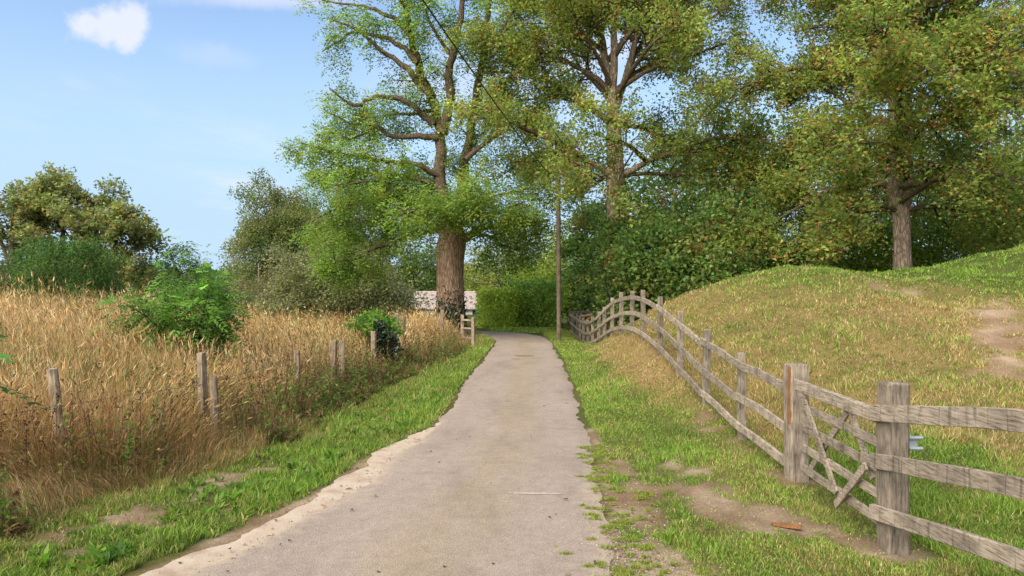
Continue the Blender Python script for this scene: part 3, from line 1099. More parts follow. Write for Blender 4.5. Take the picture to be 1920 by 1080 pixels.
def spray_mesh(C, D, r, leaflets=7, L=0.28, ll=0.09, lw=0.035, droop=0.35, tri=False):
    """pinnate leaves: pairs of leaflets along a drooping rachis"""
    n = len(C)
    D = unit(D)
    S = unit(np.cross(D, UP + r.normal(0, 0.3, (n, 3))))
    Nn = np.cross(S, D)
    sc = r.uniform(0.7, 1.25, n)[:, None]
    Vs, Fs, own = [], [], []
    k = 0
    for j in range(leaflets):
        if j == leaflets - 1:
            tpos, sgn = 1.0, 0
        else:
            tpos = 0.25 + 0.7 * (j // 2) / max(1, (leaflets - 1) // 2 - 0.5)
            sgn = 1 if j % 2 else -1
        base = C + D * L * sc * tpos - UP * (droop * L * tpos ** 2) * sc
        d = D * (0.55 if sgn else 1.0) + S * sgn * 0.85 - UP * 0.25 * droop * 2 * tpos + r.normal(0, 0.12, (n, 3))
        V, Fa = leaf_mesh(base, d, Nn + r.normal(0, 0.2, (n, 3)), ll * sc[:, 0], lw * sc[:, 0], tri=tri)
        Vs.append(V); Fs.append(Fa + k); k += len(V); own.append(np.repeat(np.arange(n), 3 if tri else 4))
    return np.concatenate(Vs), np.concatenate(Fs), np.concatenate(own)


def pal(cols, wts, n, r):
    cols = np.array(cols)
    p = np.array(wts, float); p /= p.sum()
    return cols[r.choice(len(cols), n, p=p)]


class Tree:
    def __init__(s, name, loc, label, cat, seed, group=None, root=None):
        s.root = root or empty(name, loc, label, cat, group)
        s.r = np.random.default_rng(seed)
        s.wood = Acc(); s.anch = []; s.adir = []; s.aid = []
        s.twig = 0

    def branch(s, P, r0, r1, sides=6, acc=None, power=1.0):
        t = np.linspace(0, 1, len(P))
        rad = r0 + (r1 - r0) * t ** power
        V, Fq = tube(P, rad, sides)
        (acc or s.wood).add(V, Fq)

    def anchors(s, P, n, start=0.2):
        t = s.r.uniform(start, 1, n) * (len(P) - 1)
        i = np.minimum(t.astype(int), len(P) - 2)
        f = (t - i)[:, None]
        s.anch.append(P[i] * (1 - f) + P[i + 1] * f)
        s.adir.append(unit(P[i + 1] - P[i]))
        s.aid.append(np.full(n, s.twig)); s.twig += 1

    def path(s, p, d, length, n, wob, trop):
        P = [np.array(p, float)]
        d = unit(np.array(d, float))
        st = length / n
        for i in range(n):
            d = unit(d + s.r.normal(0, wob, 3) + UP * trop)
            P.append(P[-1] + d * st)
        return np.array(P)

    def grow(s, P, r0, level, maxl, nch, lens, ang, trop, wob=0.18, start=0.25, leafn=8, sides=(6, 5, 4, 3), rmin=0.006, keep=None):
        """children along the branch P"""
        L = np.linalg.norm(np.diff(P, axis=0), axis=1).sum()
        n = nch[level]
        for c in range(n):
            t = start + (1 - start) * (c + s.r.uniform(0.1, 0.9)) / n
            f = t * (len(P) - 1); i = min(int(f), len(P) - 2)
            p = P[i] + (P[i + 1] - P[i]) * (f - i)
            d = unit(P[i + 1] - P[i])
            az = s.r.uniform(0, 2 * np.pi)
            ref = unit(np.cross(d, UP + np.array([0.01, 0.02, 0])))
            q = np.cross(d, ref)
            th = R(s.r.uniform(*ang))
            nd = d * math.cos(th) + (ref * math.cos(az) + q * math.sin(az)) * math.sin(th)
            ln = lens[level] * s.r.uniform(0.65, 1.25) * (1.1 - 0.45 * t)
            nn = 5 if level < maxl - 1 else 3
            Q = s.path(p, nd, ln, nn, wob, trop[level])
            if keep is not None and not keep(Q[-1]):
                continue
            rr = max(rmin, r0 * (1 - 0.7 * t) * 0.45)
            s.branch(Q, rr, rmin * 0.7, sides[min(level, 3)])
            if level + 1 < maxl:
                s.grow(Q, rr, level + 1, maxl, nch, lens, ang, trop, wob, 0.2, leafn, sides, rmin, keep)
                s.anchors(Q, max(2, leafn // 2), 0.6)
            else:
                s.anchors(Q, leafn, 0.1)

    def crown(s, per, spread, size, aspect, cols, wts, mat=M_LEAF, droop=0.2, rust=None, mode='leaf', jit=0.22, name='crown', clump=0.5, flat=1.0, tri=False, **kw):
        r = s.r
        A = np.concatenate(s.anch); D = np.concatenate(s.adir); I = np.concatenate(s.aid)
        A = np.repeat(A, per, 0); D = np.repeat(D, per, 0); I = np.repeat(I, per)
        n = len(A)
        A = A + unit(r.normal(0, 1, (n, 3))) * (r.random((n, 1)) ** 0.45) * spread * 1.75 * np.array([1, 1, flat])
        d = unit(D * 0.5 + r.normal(0, 0.7, (n, 3)) - UP * droop)
        tw = pal(cols, wts, s.twig, r)
        col = tw[I] * clump + pal(cols, wts, n, r) * (1 - clump)
        col = col * np.exp(r.normal(0, jit, (n, 1))) * (1 + r.normal(0, 0.05, (n, 3)))
        sz = size * r.uniform(0.65, 1.25, n)
        if rust is not None:
            frac, rc = rust
            hot = (r.random(n // per + 1) < frac)[np.arange(n) // per]
            col[hot] = pal(rc, [1] * len(rc), hot.sum(), r) * np.exp(r.normal(0, 0.25, (hot.sum(), 1)))
            sz[hot] *= 0.75
            d[hot] = unit(d[hot] - UP * 0.8)
        col = np.clip(col, 0.004, 0.9)
        if mode == 'leaf':
            V, Fa = leaf_mesh(A, d, UP * 0.7 + r.normal(0, 0.55, (n, 3)), sz, sz * aspect, tri=tri)
            vc = np.repeat(col, 3 if tri else 4, 0)
        else:
            V, Fa, own = spray_mesh(A, unit(d * np.array([1, 1, 0.5])), r, tri=tri, **kw)
            vc = col[own]
        return mk(name, V, Fa, mat, s.root, vc)


G_DARK = srgb(62, 82, 34, 0.62); G_MID = srgb(94, 112, 46, 0.62); G_OLIVE = srgb(116, 124, 60, 0.62); G_YEL = srgb(150, 158, 74, 0.62)
RUST = srgb(176, 118, 66, 0.72); RUST2 = srgb(152, 92, 54, 0.72); ORANGE = srgb(194, 146, 76, 0.7)
ASH1 = srgb(116, 146, 60, 0.68); ASH2 = srgb(146, 168, 76, 0.68); ASH3 = srgb(84, 112, 44, 0.6); ASH4 = srgb(176, 178, 70, 0.6)
for _c in (G_DARK, G_MID, G_OLIVE, G_YEL): _c *= 2.05
for _c in (ASH1, ASH2, ASH3, ASH4): _c *= 1.15
GREY1 = srgb(118, 122, 84, 0.6); GREY2 = srgb(148, 146, 104, 0.6); GREY3 = srgb(90, 92, 60, 0.58); BROWNG = srgb(142, 126, 74, 0.72)
for _c in (GREY1, GREY2, GREY3): _c *= 1.6


def traced(pts, Y, dY=0.0, n=3, wob=0.0, r=None):
    """limb through photo points, drifting dY metres in depth along its run"""
    pts = np.array(pts, float)
    P = np.array([at(x, y, Y + dY * i / (len(pts) - 1)) for i, (x, y) in enumerate(pts)])
    t = np.linspace(0, len(P) - 1, (len(P) - 1) * n + 1)
    Q = np.stack([np.interp(t, np.arange(len(P)), P[:, k]) for k in range(3)], 1)
    Q2 = Q.copy()
    Q2[1:-1] = (Q[:-2] + 2 * Q[1:-1] + Q[2:]) / 4
    if r is not None and wob:
        Q2[1:-1] += r.normal(0, wob, Q2[1:-1].shape)
    return Q2


def trunk_mesh(P, rad, sides=20, seed=0, flare=0.35, lump=0.06):
    r = np.random.default_rng(seed)
    V, Fq = tube(P, rad, sides)
    V = V.reshape(len(P), sides, 3)
    a = np.arange(sides) * 2 * np.pi / sides
    for i in range(len(P)):
        k = 1 + lump * np.sin(a * 3 + i * 0.25 + seed) + lump * 0.6 * np.sin(a * 5 - i * 0.4)
        k = k * (1 + flare * math.exp(-i * 0.9) * (0.7 + 0.5 * np.sin(a * 4 + seed)))
        V[i] = P[i] + (V[i] - P[i]) * k[:, None]
    return V.reshape(-1, 3), Fq


# --- the big ash by the lane
YA = 31.0
zb = float(terrain(at(845, 600, YA)[0], YA))
base = at(846, 600, YA); base[2] = zb
ash = Tree('ash_tree', tuple(base), 'huge old ash with thick ruddy trunk and spreading pale green leaves', 'tree', 101)
tr = np.array([(846, 625), (846, 600), (846, 560), (845, 520), (845, 485), (846, 462), (848, 440), (848, 418)], float)
P = np.array([at(x, y, YA) for x, y in tr]); P[0, 2] = zb - 0.3
V, Fq = trunk_mesh(P, np.array([.66, .62, .57, .56, .58, .62, .55, .34]), 22, 3, 0.22, 0.05)
mk('trunk', V, Fq, M_BARK_ASH, ash.root, None, True)
limbs = [  # points, depth drift, r0, r1
    ([(842, 440), (829, 380), (826, 320), (827, 262), (818, 205), (797, 160), (778, 105), (768, 55), (760, 0), (752, -60)], 0.5, .32, .10),
    ([(850, 440), (864, 380), (870, 320), (878, 262), (890, 190), (905, 110), (912, 30), (920, -60)], 1.6, .30, .10),
    ([(829, 250), (842, 205), (842, 150), (849, 105), (860, 50), (868, 0), (874, -60)], -1.0, .24, .09),
    ([(812, 232), (790, 212), (768, 196), (745, 181), (716, 180), (690, 188), (668, 199), (640, 185), (618, 166)], -1.6, .17, .03),
    ([(820, 258), (788, 256), (735, 256), (710, 236), (690, 243), (660, 259), (638, 263)], -0.8, .16, .03),
    ([(712, 238), (690, 236), (640, 226), (606, 204)], -0.6, .07, .02),
    ([(806, 180), (786, 160), (765, 130), (722, 100), (700, 82), (680, 62), (652, 45), (618, 40)], -1.2, .17, .03),
    ([(782, 118), (745, 80), (700, 64), (660, 60), (634, 76), (604, 96)], 1.0, .13, .025),
    ([(768, 62), (742, 36), (702, 16), (684, 12), (645, 8), (604, 0)], 0.3, .12, .03),
    ([(760, 10), (735, -20), (690, -40), (640, -50)], -1.0, .10, .03),
    ([(826, 330), (770, 305), (700, 300), (630, 285), (565, 268)], -2.5, .14, .03),
    ([(826, 350), (780, 335), (720, 330), (650, 320), (590, 330)], 2.5, .13, .03),
    ([(828, 390), (770, 375), (710, 372), (640, 385), (585, 415)], -1.5, .15, .03),
    ([(830, 430), (780, 435), (730, 455), (690, 472), (655, 488), (632, 490), (625, 474)], -2.2, .14, .04),
    ([(866, 452), (900, 428), (950, 420), (990, 425), (1030, 412)], -2.0, .15, .03),
    ([(862, 440), (910, 440), (950, 465), (985, 470)], 1.5, .10, .03),
    ([(866, 400), (910, 375), (960, 360), (1020, 345)], -1.0, .13, .03),
    ([(848, 430), (835, 400), (800, 385), (760, 400)], -4.5, .14, .03),
    ([(835, 425), (790, 405), (730, 400), (670, 415), (620, 440)], 1.5, .12, .03),
    ([(830, 400), (790, 370), (740, 345), (690, 335), (640, 350)], -3.5, .12, .03),
    ([(860, 425), (900, 405), (940, 400), (980, 380)], -3.5, .12, .03),
    ([(848, 420), (860, 390), (880, 360), (890, 345)], -4.5, .14, .03),
    ([(850, 420), (830, 380), (800, 350), (790, 320)], 5.0, .14, .03),
    ([(872, 300), (920, 260), (970, 230), (1010, 215)], 1.0, .13, .03),
    ([(884, 230), (930, 180), (970, 130), (990, 90)], 2.0, .12, .03),
    ([(905, 110), (940, 60), (970, 10), (985, -40)], 1.0, .10, .03),
    ([(848, 105), (820, 70), (800, 30), (790, -20)], -1.0, .10, .03),
    ([(815, 205), (770, 215), (720, 215), (670, 225), (600, 240)], 2.0, .10, .02),
]
for i, (pts, dy, r0, r1) in enumerate(limbs):
    P = traced(pts, YA, dy, 3, 0.035, ash.r)
    r0 *= 1.0
    a2 = Acc()
    ash.branch(P, r0, r1, 9 if r0 > .15 else 7, a2, 0.8)
    a2.build('limb', M_BARK_LIMB, ash.root)
    L = np.linalg.norm(np.diff(P, axis=0), axis=1).sum()
    up = i < 3
    sparse = i in (3, 4, 5, 6, 7, 8, 9)
    nchild = int((2.2 if up else 2.0 if sparse else 4.2) * L)
    ash.grow(P, r0 * 0.6, 0, 2, (nchild, 3 if sparse or up else 4), (1.15 if not up else 0.9, 0.6 if i < 10 else 0.8), (30, 75), (0.03 if i < 10 else -0.05, -0.06 if i < 10 else -0.2), 0.2, 0.15 if sparse else 0.2, 6 if not sparse else 5, (5, 3))
ash.wood.build('twigs', M_BARK_LIMB, ash.root)
cr = ash.crown(2, 0.24, 0.1, 1, [ASH1, ASH2, ASH3, ASH4], [4, 3, 2.2, 0.8], mode='spray', tri=True, leaflets=5, L=0.32, ll=0.145, lw=0.056, droop=0.5, clump=0.65)
# dark ivy at the foot of the trunk
n = 1300
r = np.random.default_rng(8)
ang = r.uniform(-2.6, -0.3, n)
hz = np.abs(r.normal(0.0, 0.55, n)) + 0.25
C = np.column_stack([base[0] + np.cos(ang) * (0.66 + r.normal(0, .05, n)), YA + np.sin(ang) * (0.68 + r.normal(0, .05, n)), zb + hz])
outd = np.column_stack([np.cos(ang), np.sin(ang), r.normal(0, .3, n)])
V, Fa = leaf_mesh(C, r.normal(0, 1, (n, 3)) - UP * 0.6, outd + r.normal(0, .3, (n, 3)), r.uniform(.07, .12, n), r.uniform(.07, .11, n))
mk('ivy', V, Fa, M_GLOSSY_LEAF, ash.root, np.repeat(pal([srgb(36, 56, 26, .6), srgb(56, 80, 36, .6)], [2, 1], n, r) * np.exp(r.normal(0, .25, (n, 1))), 4, 0))


# --- sycamores
def sycamore(name, label, seed, trunkpts, Y, rads, stems, crown_low, crown_top, rad_fn, nlimb, leafper, el0=26, el1=36, droop=-0.075, group='sycamores in seed', tri=False, rdense=2.1, shoots=None, cols=None, wts=None, size=0.115, rust=0.19, mat=M_BARK_SYC):
    b0 = at(*trunkpts[0], Y)
    T = Tree(name, tuple(b0), label, 'tree', seed, group)
    P = np.array([at(x, y, Y) for x, y in trunkpts])
    V, Fq = trunk_mesh(P, np.array(rads), 16, seed, 0.3, 0.04)
    mk('trunk', V, Fq, mat, T.root, None, True)
    axis = []
    for pts, dy, r0, r1 in stems:
        Q = traced(pts, Y, dy, 3, 0.03, T.r)
        a2 = Acc(); T.branch(Q, r0, r1, 9, a2); a2.build('stem', mat, T.root)
        axis.append((Q, r0))
    a3 = Acc()
    allax = np.concatenate([P] + [q for q, _ in axis])
    for i in range(nlimb):
        f = (i + T.r.uniform(0.2, 0.8)) / nlimb
        z = crown_low + (crown_top - crown_low) * f
        # nearest axis point at that height, some stem
        cand = np.where(np.abs(allax[:, 2] - (z - 0.5)) < 0.9)[0]
        if len(cand) == 0:
            cand = [np.argmin(np.abs(allax[:, 2] - z))]
        p = allax[T.r.choice(cand)]
        az = i * 2.39996 + T.r.uniform(-0.4, 0.4)
        d = np.array([math.cos(az), math.sin(az), 0.0])
        reach = rad_fn(f, az) * T.r.uniform(0.8, 1.08)
        el = R(el0 + el1 * f + T.r.uniform(-10, 10))
        Q = T.path(p, d * math.cos(el) + UP * math.sin(el), reach * 1.06, 8, 0.11, droop * (1.6 if f < 0.35 else 1.0))
        r0 = 0.05 + 0.012 * reach
        T.branch(Q, r0, 0.02, 6, a3)
        T.anchors(Q, 20, 0.2)
        T.grow(Q, r0, 0, 2, (int(3 + reach * rdense), 5), (1.95, 0.95), (28, 70), (-0.01, -0.05), 0.2, 0.22, 7, (4, 3))
    if shoots is not None:                      # leafy shoots hiding the fork
        zq = T.r.uniform(*shoots, 70); aq = T.r.uniform(-math.pi, math.pi, 70); rq = T.r.uniform(.3, 1.3, 70)
        T.anch.append(np.column_stack([b0[0] + np.cos(aq) * rq, b0[1] + np.sin(aq) * rq - .3, zq])); T.adir.append(np.tile(UP, (70, 1))); T.aid.append(np.full(70, T.twig)); T.twig += 1
    for Q, r0 in axis:
        T.grow(Q, r0, 0, 2, (9, 6), (1.9, 0.85), (25, 60), (0.04, -0.03), 0.2, 0.45, 7, (4, 3))
    a3.build('limbs', M_BARK_LIMB, T.root)
    T.wood.build('twigs', M_BARK_DARK, T.root)
    T.crown(leafper, 0.23, size, 0.85, cols or [G_DARK, G_MID, G_OLIVE, G_YEL], wts or [2, 4, 3.4, 1.3], rust=(rust, [RUST, RUST2, ORANGE]), droop=0.3, clump=0.55, jit=.16, tri=tri)
    return T


YS = 30.0
sycamore('sycamore_tree', 'tall rusty sycamore rising from dark shrubs behind the fence hump', 202,
         [(1155, 600), (1155, 560), (1155, 480), (1155, 400), (1154, 340), (1153, 290), (1151, 240), (1149, 190)], YS,
         [.40, .40, .37, .36, .36, .33, .29, .24],
         [([(1149, 195), (1140, 140), (1128, 80), (1120, 20), (1112, -60)], 1.0, .20, .08), ([(1149, 200), (1152, 130), (1150, 60), (1158, 0), (1160, -80)], -0.8, .19, .08),
          ([(1150, 210), (1172, 150), (1188, 80), (1205, 10), (1215, -60)], 0.5, .17, .07),
          ([(1158, 335), (1185, 318), (1225, 300), (1290, 285), (1350, 300)], -0.5, .14, .05), ([(1150, 335), (1128, 318), (1095, 300), (1050, 290), (1000, 310)], -0.8, .13, .05)],
         6.6, 15.6, lambda f, az: (6.1 * (1 - 0.35 * max(0, f - 0.45) / 0.55)) * (0.75 + 0.25 * min(1, f * 3)) * (1.02 if math.cos(az) < 0 else 1.0), 36, 7, tri=True)

YT = 26.0
sycamore('sycamore_tree', 'broad sycamore with pale forked trunk behind the mound crest', 303,
         [(1693, 540), (1692, 510), (1691, 470), (1690, 430), (1689, 400), (1688, 385)], YT,
         [.34, .30, .28, .28, .29, .26],
         [([(1684, 395), (1674, 350), (1674, 290), (1677, 220), (1680, 150), (1676, 80), (1670, 0), (1665, -60)], -0.3, .21, .06),
          ([(1694, 395), (1706, 340), (1706, 270), (1704, 200), (1702, 130), (1708, 60), (1716, -10), (1722, -60)], 0.6, .20, .06),
          ([(1676, 230), (1660, 175), (1645, 130), (1625, 80)], 1.2, .10, .04), ([(1704, 160), (1740, 110), (1775, 70), (1800, 40)], 1.0, .10, .04)],
         4.9, 13.6, lambda f, az: 6.2 * (1 - 0.3 * max(0, f - 0.5) / 0.5) * (0.9 + 0.1 * min(1, f * 3)), 46, 7, tri=True, shoots=(4.5, 7.5), el0=14, el1=50, droop=-0.09,
         cols=[G_DARK, G_MID, G_OLIVE, G_YEL], wts=[1.8, 4, 3.4, 1.6])


# --- shrubs, hedges and distant trees out of leaf clumps
def shrub(name, label, cat, center, radii, nclump, per, size, cols, wts, seed, aspect=0.7, mat=M_LEAF, clump_r=0.45, trunk=None, zbase=None, rust=None,
          boxy=False, shell=0.55, droop=0.25, group=None, mbark=M_BARK_DARK, jit=0.25, lump=0.25, stems=14, mode='leaf', flat=0.75, **kw):
    c = np.array(center, float); rd = np.array(radii, float)
    zb = zbase if zbase is not None else c[2] - rd[2]
    T = Tree(name, (c[0], c[1], zb), label, cat, seed, group)
    r = T.r
    if boxy:
        q = r.uniform(-1, 1, (nclump, 3))
        ax = r.choice([0, 1, 2], nclump, p=[.2, .5, .3])
        sg = np.where(r.random(nclump) < .8, 1, r.uniform(-.5, 1, nclump))
        for k in range(3):
            s_ = ax == k
            q[s_, k] = np.abs(sg[s_]) * np.sign(q[s_, k]) * (1 if k != 1 else 1)
        q[:, 2] = np.maximum(q[:, 2], -0.98)
        q *= 1 + lump * (r.random((nclump, 1)) - 0.5)
    else:
        q = unit(r.normal(0, 1, (nclump, 3)))
        ph = r.uniform(0, 6, 3)
        lob = 1 + lump * (np.sin(q[:, 0] * 4 + ph[0]) * np.cos(q[:, 1] * 3 + ph[1]) + 0.6 * np.sin(q[:, 2] * 5 + q[:, 0] * 3 + ph[2]))
        q = q * (shell + (1 - shell) * r.random((nclump, 1)) ** 0.5) * lob[:, None]
    K = c + q * rd
    K[:, 2] = np.maximum(K[:, 2], zb + 0.1)
    if trunk is not None:
        top = np.array([c[0], c[1], c[2] + rd[2] * 0.35])
        P = np.linspace(np.array([c[0], c[1], zb - 0.3]), top, 8) + r.normal(0, 0.05, (8, 3))
        V, Fq = trunk_mesh(P, np.linspace(trunk, trunk * 0.3, 8), 10, seed)
        mk('trunk', V, Fq, mbark, T.root, None, True)
        src = P
    else:
        src = np.array([[c[0] + dx, c[1] + dy, zb + 0.05] for dx, dy in r.normal(0, 0.25, (6, 2)) * rd[:2]])
    a = Acc()
    ns = min(stems if trunk is None else stems * 3, nclump)
    for k in r.choice(nclump, ns, replace=False):
        s0 = src[r.integers(2 if trunk else 0, len(src))]
        e = K[k]
        mm = (s0 + e) / 2 + np.array([0, 0, 0.10]) * np.linalg.norm(e - s0) + r.normal(0, 0.08, 3) * np.linalg.norm(e - s0) * 0.5
        t_ = np.linspace(0, 1, 6)[:, None]
        Q = (1 - t_) ** 2 * s0 + 2 * t_ * (1 - t_) * mm + t_ ** 2 * e
        r0 = (trunk * 0.22 if trunk else 0.02 + 0.008 * rd[2])
        V, Fq = tube(Q, np.linspace(r0, r0 * 0.25, 6), 4)
        a.add(V, Fq)
    if a.n:
        a.build('branches', mbark, T.root)
    T.anch = [K]; T.adir = [unit(q + np.array([0, 0, 0.3]))]; T.aid = [np.arange(nclump)]; T.twig = nclump
    if mode == 'leaf':
        T.crown(per, clump_r, size, aspect, cols, wts, mat, droop, rust, jit=jit, name='foliage' if trunk is None else 'crown', clump=0.6, flat=flat, tri=c[1] > 30)
    else:
        T.crown(per, clump_r, size, aspect, cols, wts, mat, droop, rust, mode='spray', jit=jit, name='foliage', clump=0.6, **kw)
    return T


LAU1 = srgb(60, 86, 40, .6); LAU2 = srgb(92, 120, 52, .62); LAU3 = srgb(44, 64, 30, .58); YG = srgb(162, 172, 60, .62)
# shrubs below the first sycamore
LAU1 = LAU1 * 2.2; LAU2 = LAU2 * 2.1; LAU3 = LAU3 * 1.5; YG = YG * 1.3
DK = [srgb(62, 88, 42, 1.0), srgb(90, 116, 54, 1.05), srgb(124, 138, 70, 1.05), srgb(150, 130, 74, .85)]
shrub('dark_shrub', 'dark leafy shrub hiding the foot of the first sycamore', 'shrub', (4.35, 28.2, 2.4), (0.98, 0.9, 3.1), 300, 34, 0.14, DK, [3, 4, 1.6, .6], 405, 0.85, clump_r=.3, zbase=-.3, rust=(.08, [RUST, RUST2]))
shrub('sycamore_shrub', 'dark spreading sycamore shrub right behind the fence hump', 'shrub', (6.7, 27.5, 2.4), (2.8, 2.0, 2.9), 620, 32, 0.155, DK, [3, 4, 2, .6], 401, 0.85, clump_r=.34, zbase=-.2, rust=(.05, [RUST, RUST2]))
shrub('dark_shrub', 'dark shrub beyond the dip of the fence, right of the telegraph pole', 'shrub', (5.2, 42.5, 2.9), (2.4, 1.8, 4.4), 460, 60, 0.16, DK, [4, 3, 1.2, .6], 402, 0.85, clump_r=.34, zbase=-.4, rust=(.06, [RUST, RUST2]))
shrub('dark_shrub', 'tall dark shrub under the low limbs of the first sycamore', 'shrub', (6.7, 34.5, 2.3), (2.5, 1.8, 3.4), 400, 34, 0.14, DK, [4, 3, 1, .5], 403, 0.85, clump_r=.36, zbase=-.4, rust=(.08, [RUST, RUST2]))
shrub('leafy_shrub', 'grey green shrub where the mound edge meets the dark trees', 'shrub', (9.9, 28.0, 1.9), (2.2, 1.5, 1.7), 260, 34, 0.11, [srgb(74, 94, 52, .6), srgb(104, 120, 66, .6), srgb(60, 78, 40, .6)], [3, 3, 2], 404, 0.7, clump_r=.3, zbase=0)
# thicket behind the mound
TH = [srgb(74, 96, 40, 1.0), srgb(104, 126, 50, 1.05), srgb(140, 150, 60, 1.05), srgb(178, 182, 72, 1.0)]
for i, (x, y, zc_, rx, rz, lab) in enumerate([
        (9.6, 33.5, 3.0, 3.2, 3.4, 'leafy thicket shrub behind the mound, nearest the dark sycamore shrub'),
        (14.2, 32.5, 2.7, 3.0, 2.6, 'yellow tinged thicket shrub just left of the pale forked trunk'),
        (18.8, 31.5, 3.0, 3.2, 2.6, 'thicket shrub just right of the pale forked trunk'),
        (23.4, 31.0, 3.6, 3.4, 3.0, 'thicket shrub at the right end of the mound crest')]):
    shrub('thicket_shrub', lab, 'shrub', (x, y, zc_), (rx, 1.9, rz), 560, 42, 0.13, TH, [3, 4, 2.2, 1.0 + (i == 1) * 1.5], 410 + i, 0.75, clump_r=.38, shell=.35, zbase=0.2, group='thicket behind the mound')
# tall trees filling in behind
for i, (x, y, zc_, rx, rz, lab) in enumerate([
        (11.0, 40, 7.0, 5.2, 5.0, 'dense tree filling the gap between the two sycamores'),
        (20.5, 39, 6.6, 5.6, 4.8, 'dense tree behind the pale forked sycamore'),
        (30.0, 38, 7.5, 6.0, 6.0, 'dense tree at the far right edge behind the sycamore')]):
    shrub('background_tree', lab, 'tree', (x, y, zc_), (rx, 3.2, rz), 520, 36, 0.18, [G_DARK, G_MID, G_OLIVE, BROWNG], [3.5, 4, 2, .8], 430 + i, 0.8, clump_r=.5, trunk=.32, zbase=0, group='trees behind the mound', shell=.35)

# hedge at the bend
shrub('laurel_hedge', 'dark glossy laurel hedge at the bend of the lane', 'hedge', (1.2, 38.9, 1.05), (1.2, 1.2, 1.2), 520, 20, 0.15, [LAU1, LAU2, YG], [2, 4, 1.2], 501, 0.45, M_LEAF, .17, zbase=-.1, boxy=True, lump=.4)
shrub('yellow_hedge', 'bright yellow green hedge left of the dark laurel', 'hedge', (-0.62, 38.6, 0.78), (0.95, 1.2, 1.02), 460, 22, 0.13, [YG, LAU2, srgb(142, 160, 62, .9)], [3, 2, 3], 502, 0.6, M_LEAF, .18, zbase=-.1, boxy=True, lump=.2)
shrub('yellow_shrub', 'pale yellow shrub topping the laurel hedge behind it', 'shrub', (1.3, 42.0, 1.7), (1.9, 1.2, 1.75), 300, 22, 0.13, [YG, srgb(182, 186, 78, .62), LAU2], [3, 2, 2], 503, 0.6, M_LEAF, .22, zbase=-.1)
shrub('low_hedge', 'small green hedge at the left end of the hedge by the bungalow', 'hedge', (-1.2, 43.0, 0.55), (0.62, 1.2, 0.95), 220, 20, 0.12, [LAU2, srgb(126, 146, 56, .62), LAU1], [3, 2, 2], 504, 0.6, M_LEAF, .17, zbase=-.1, boxy=True, lump=.2)

# middle distance between the ash and the sycamore
for i, (x, y, zc_, rx, rz, cols, lab) in enumerate([
        (-0.5, 62, 3.0, 5.0, 3.6, [G_MID, G_OLIVE, BROWNG], 'olive tree beyond the hedge, seen between ash and sycamore'),
        (-9.5, 66, 3.4, 5.0, 4.0, [G_DARK, G_MID, GREY3], 'dark tree behind the bungalow left of the ash trunk'),
        (6.0, 60, 3.6, 4.5, 4.4, [G_MID, G_OLIVE, G_YEL], 'yellowish tree beyond the laurel hedge and the pole')]):
    shrub('background_tree', lab, 'tree', (x, y, zc_), (rx, 3.0, rz), 360, 38, 0.19, cols, [3, 3, 2], 520 + i, 0.8, clump_r=.5, trunk=.25, zbase=-.2, shell=.3)

# grey olive thicket left of the ash
shrub('willow_shrub', 'big grey olive sallow bush between the meadow and the ash', 'shrub', (-9.6, 41, 1.6), (4.0, 2.6, 2.9), 800, 50, 0.17, [GREY1, GREY2, GREY3, srgb(124, 128, 66, .6)], [3, 3, 2.5, 2], 601, 0.5, clump_r=.36, zbase=-.2, stems=30)
shrub('willow_shrub', 'lower brownish sallow bush at the left foot of the grey one', 'shrub', (-13.6, 43, 1.1), (2.3, 2.0, 1.9), 300, 26, 0.17, [GREY1, BROWNG, GREY3], [2, 2, 3], 602, 0.5, clump_r=.34, zbase=-.2, stems=20)
shrub('willow_shrub', 'small dull bush beside the bungalow roof', 'shrub', (-7.6, 44, 0.7), (1.5, 1.6, 1.6), 220, 24, 0.16, [GREY1, BROWNG, GREY3], [2, 3, 3], 603, 0.5, clump_r=.32, zbase=-.2, stems=16)
# tree with drooping boughs left of the ash
shrub('background_tree', 'dull olive tree with drooping boughs left of the ash', 'tree', (-19.2, 62, 5.6), (3.9, 3.2, 4.8), 300, 170, 0.19, [srgb(118, 122, 66, .9), G_DARK * 1.1, BROWNG, GREY1], [3, 3, 1.5, 2], 611, 0.6, clump_r=.55, flat=.9, trunk=.4, zbase=-.2, shell=.4, droop=.7, lump=.3)
shrub('background_tree', 'second dull olive tree mostly hidden behind the ash boughs', 'tree', (-14.6, 66, 5.2), (3.6, 3, 5.0), 220, 150, 0.19, [srgb(118, 122, 66, .9), G_DARK * 1.1, BROWNG, GREY1], [3, 3, 1.5, 2], 612, 0.6, clump_r=.55, trunk=.35, zbase=-.2, shell=.4, droop=.7)
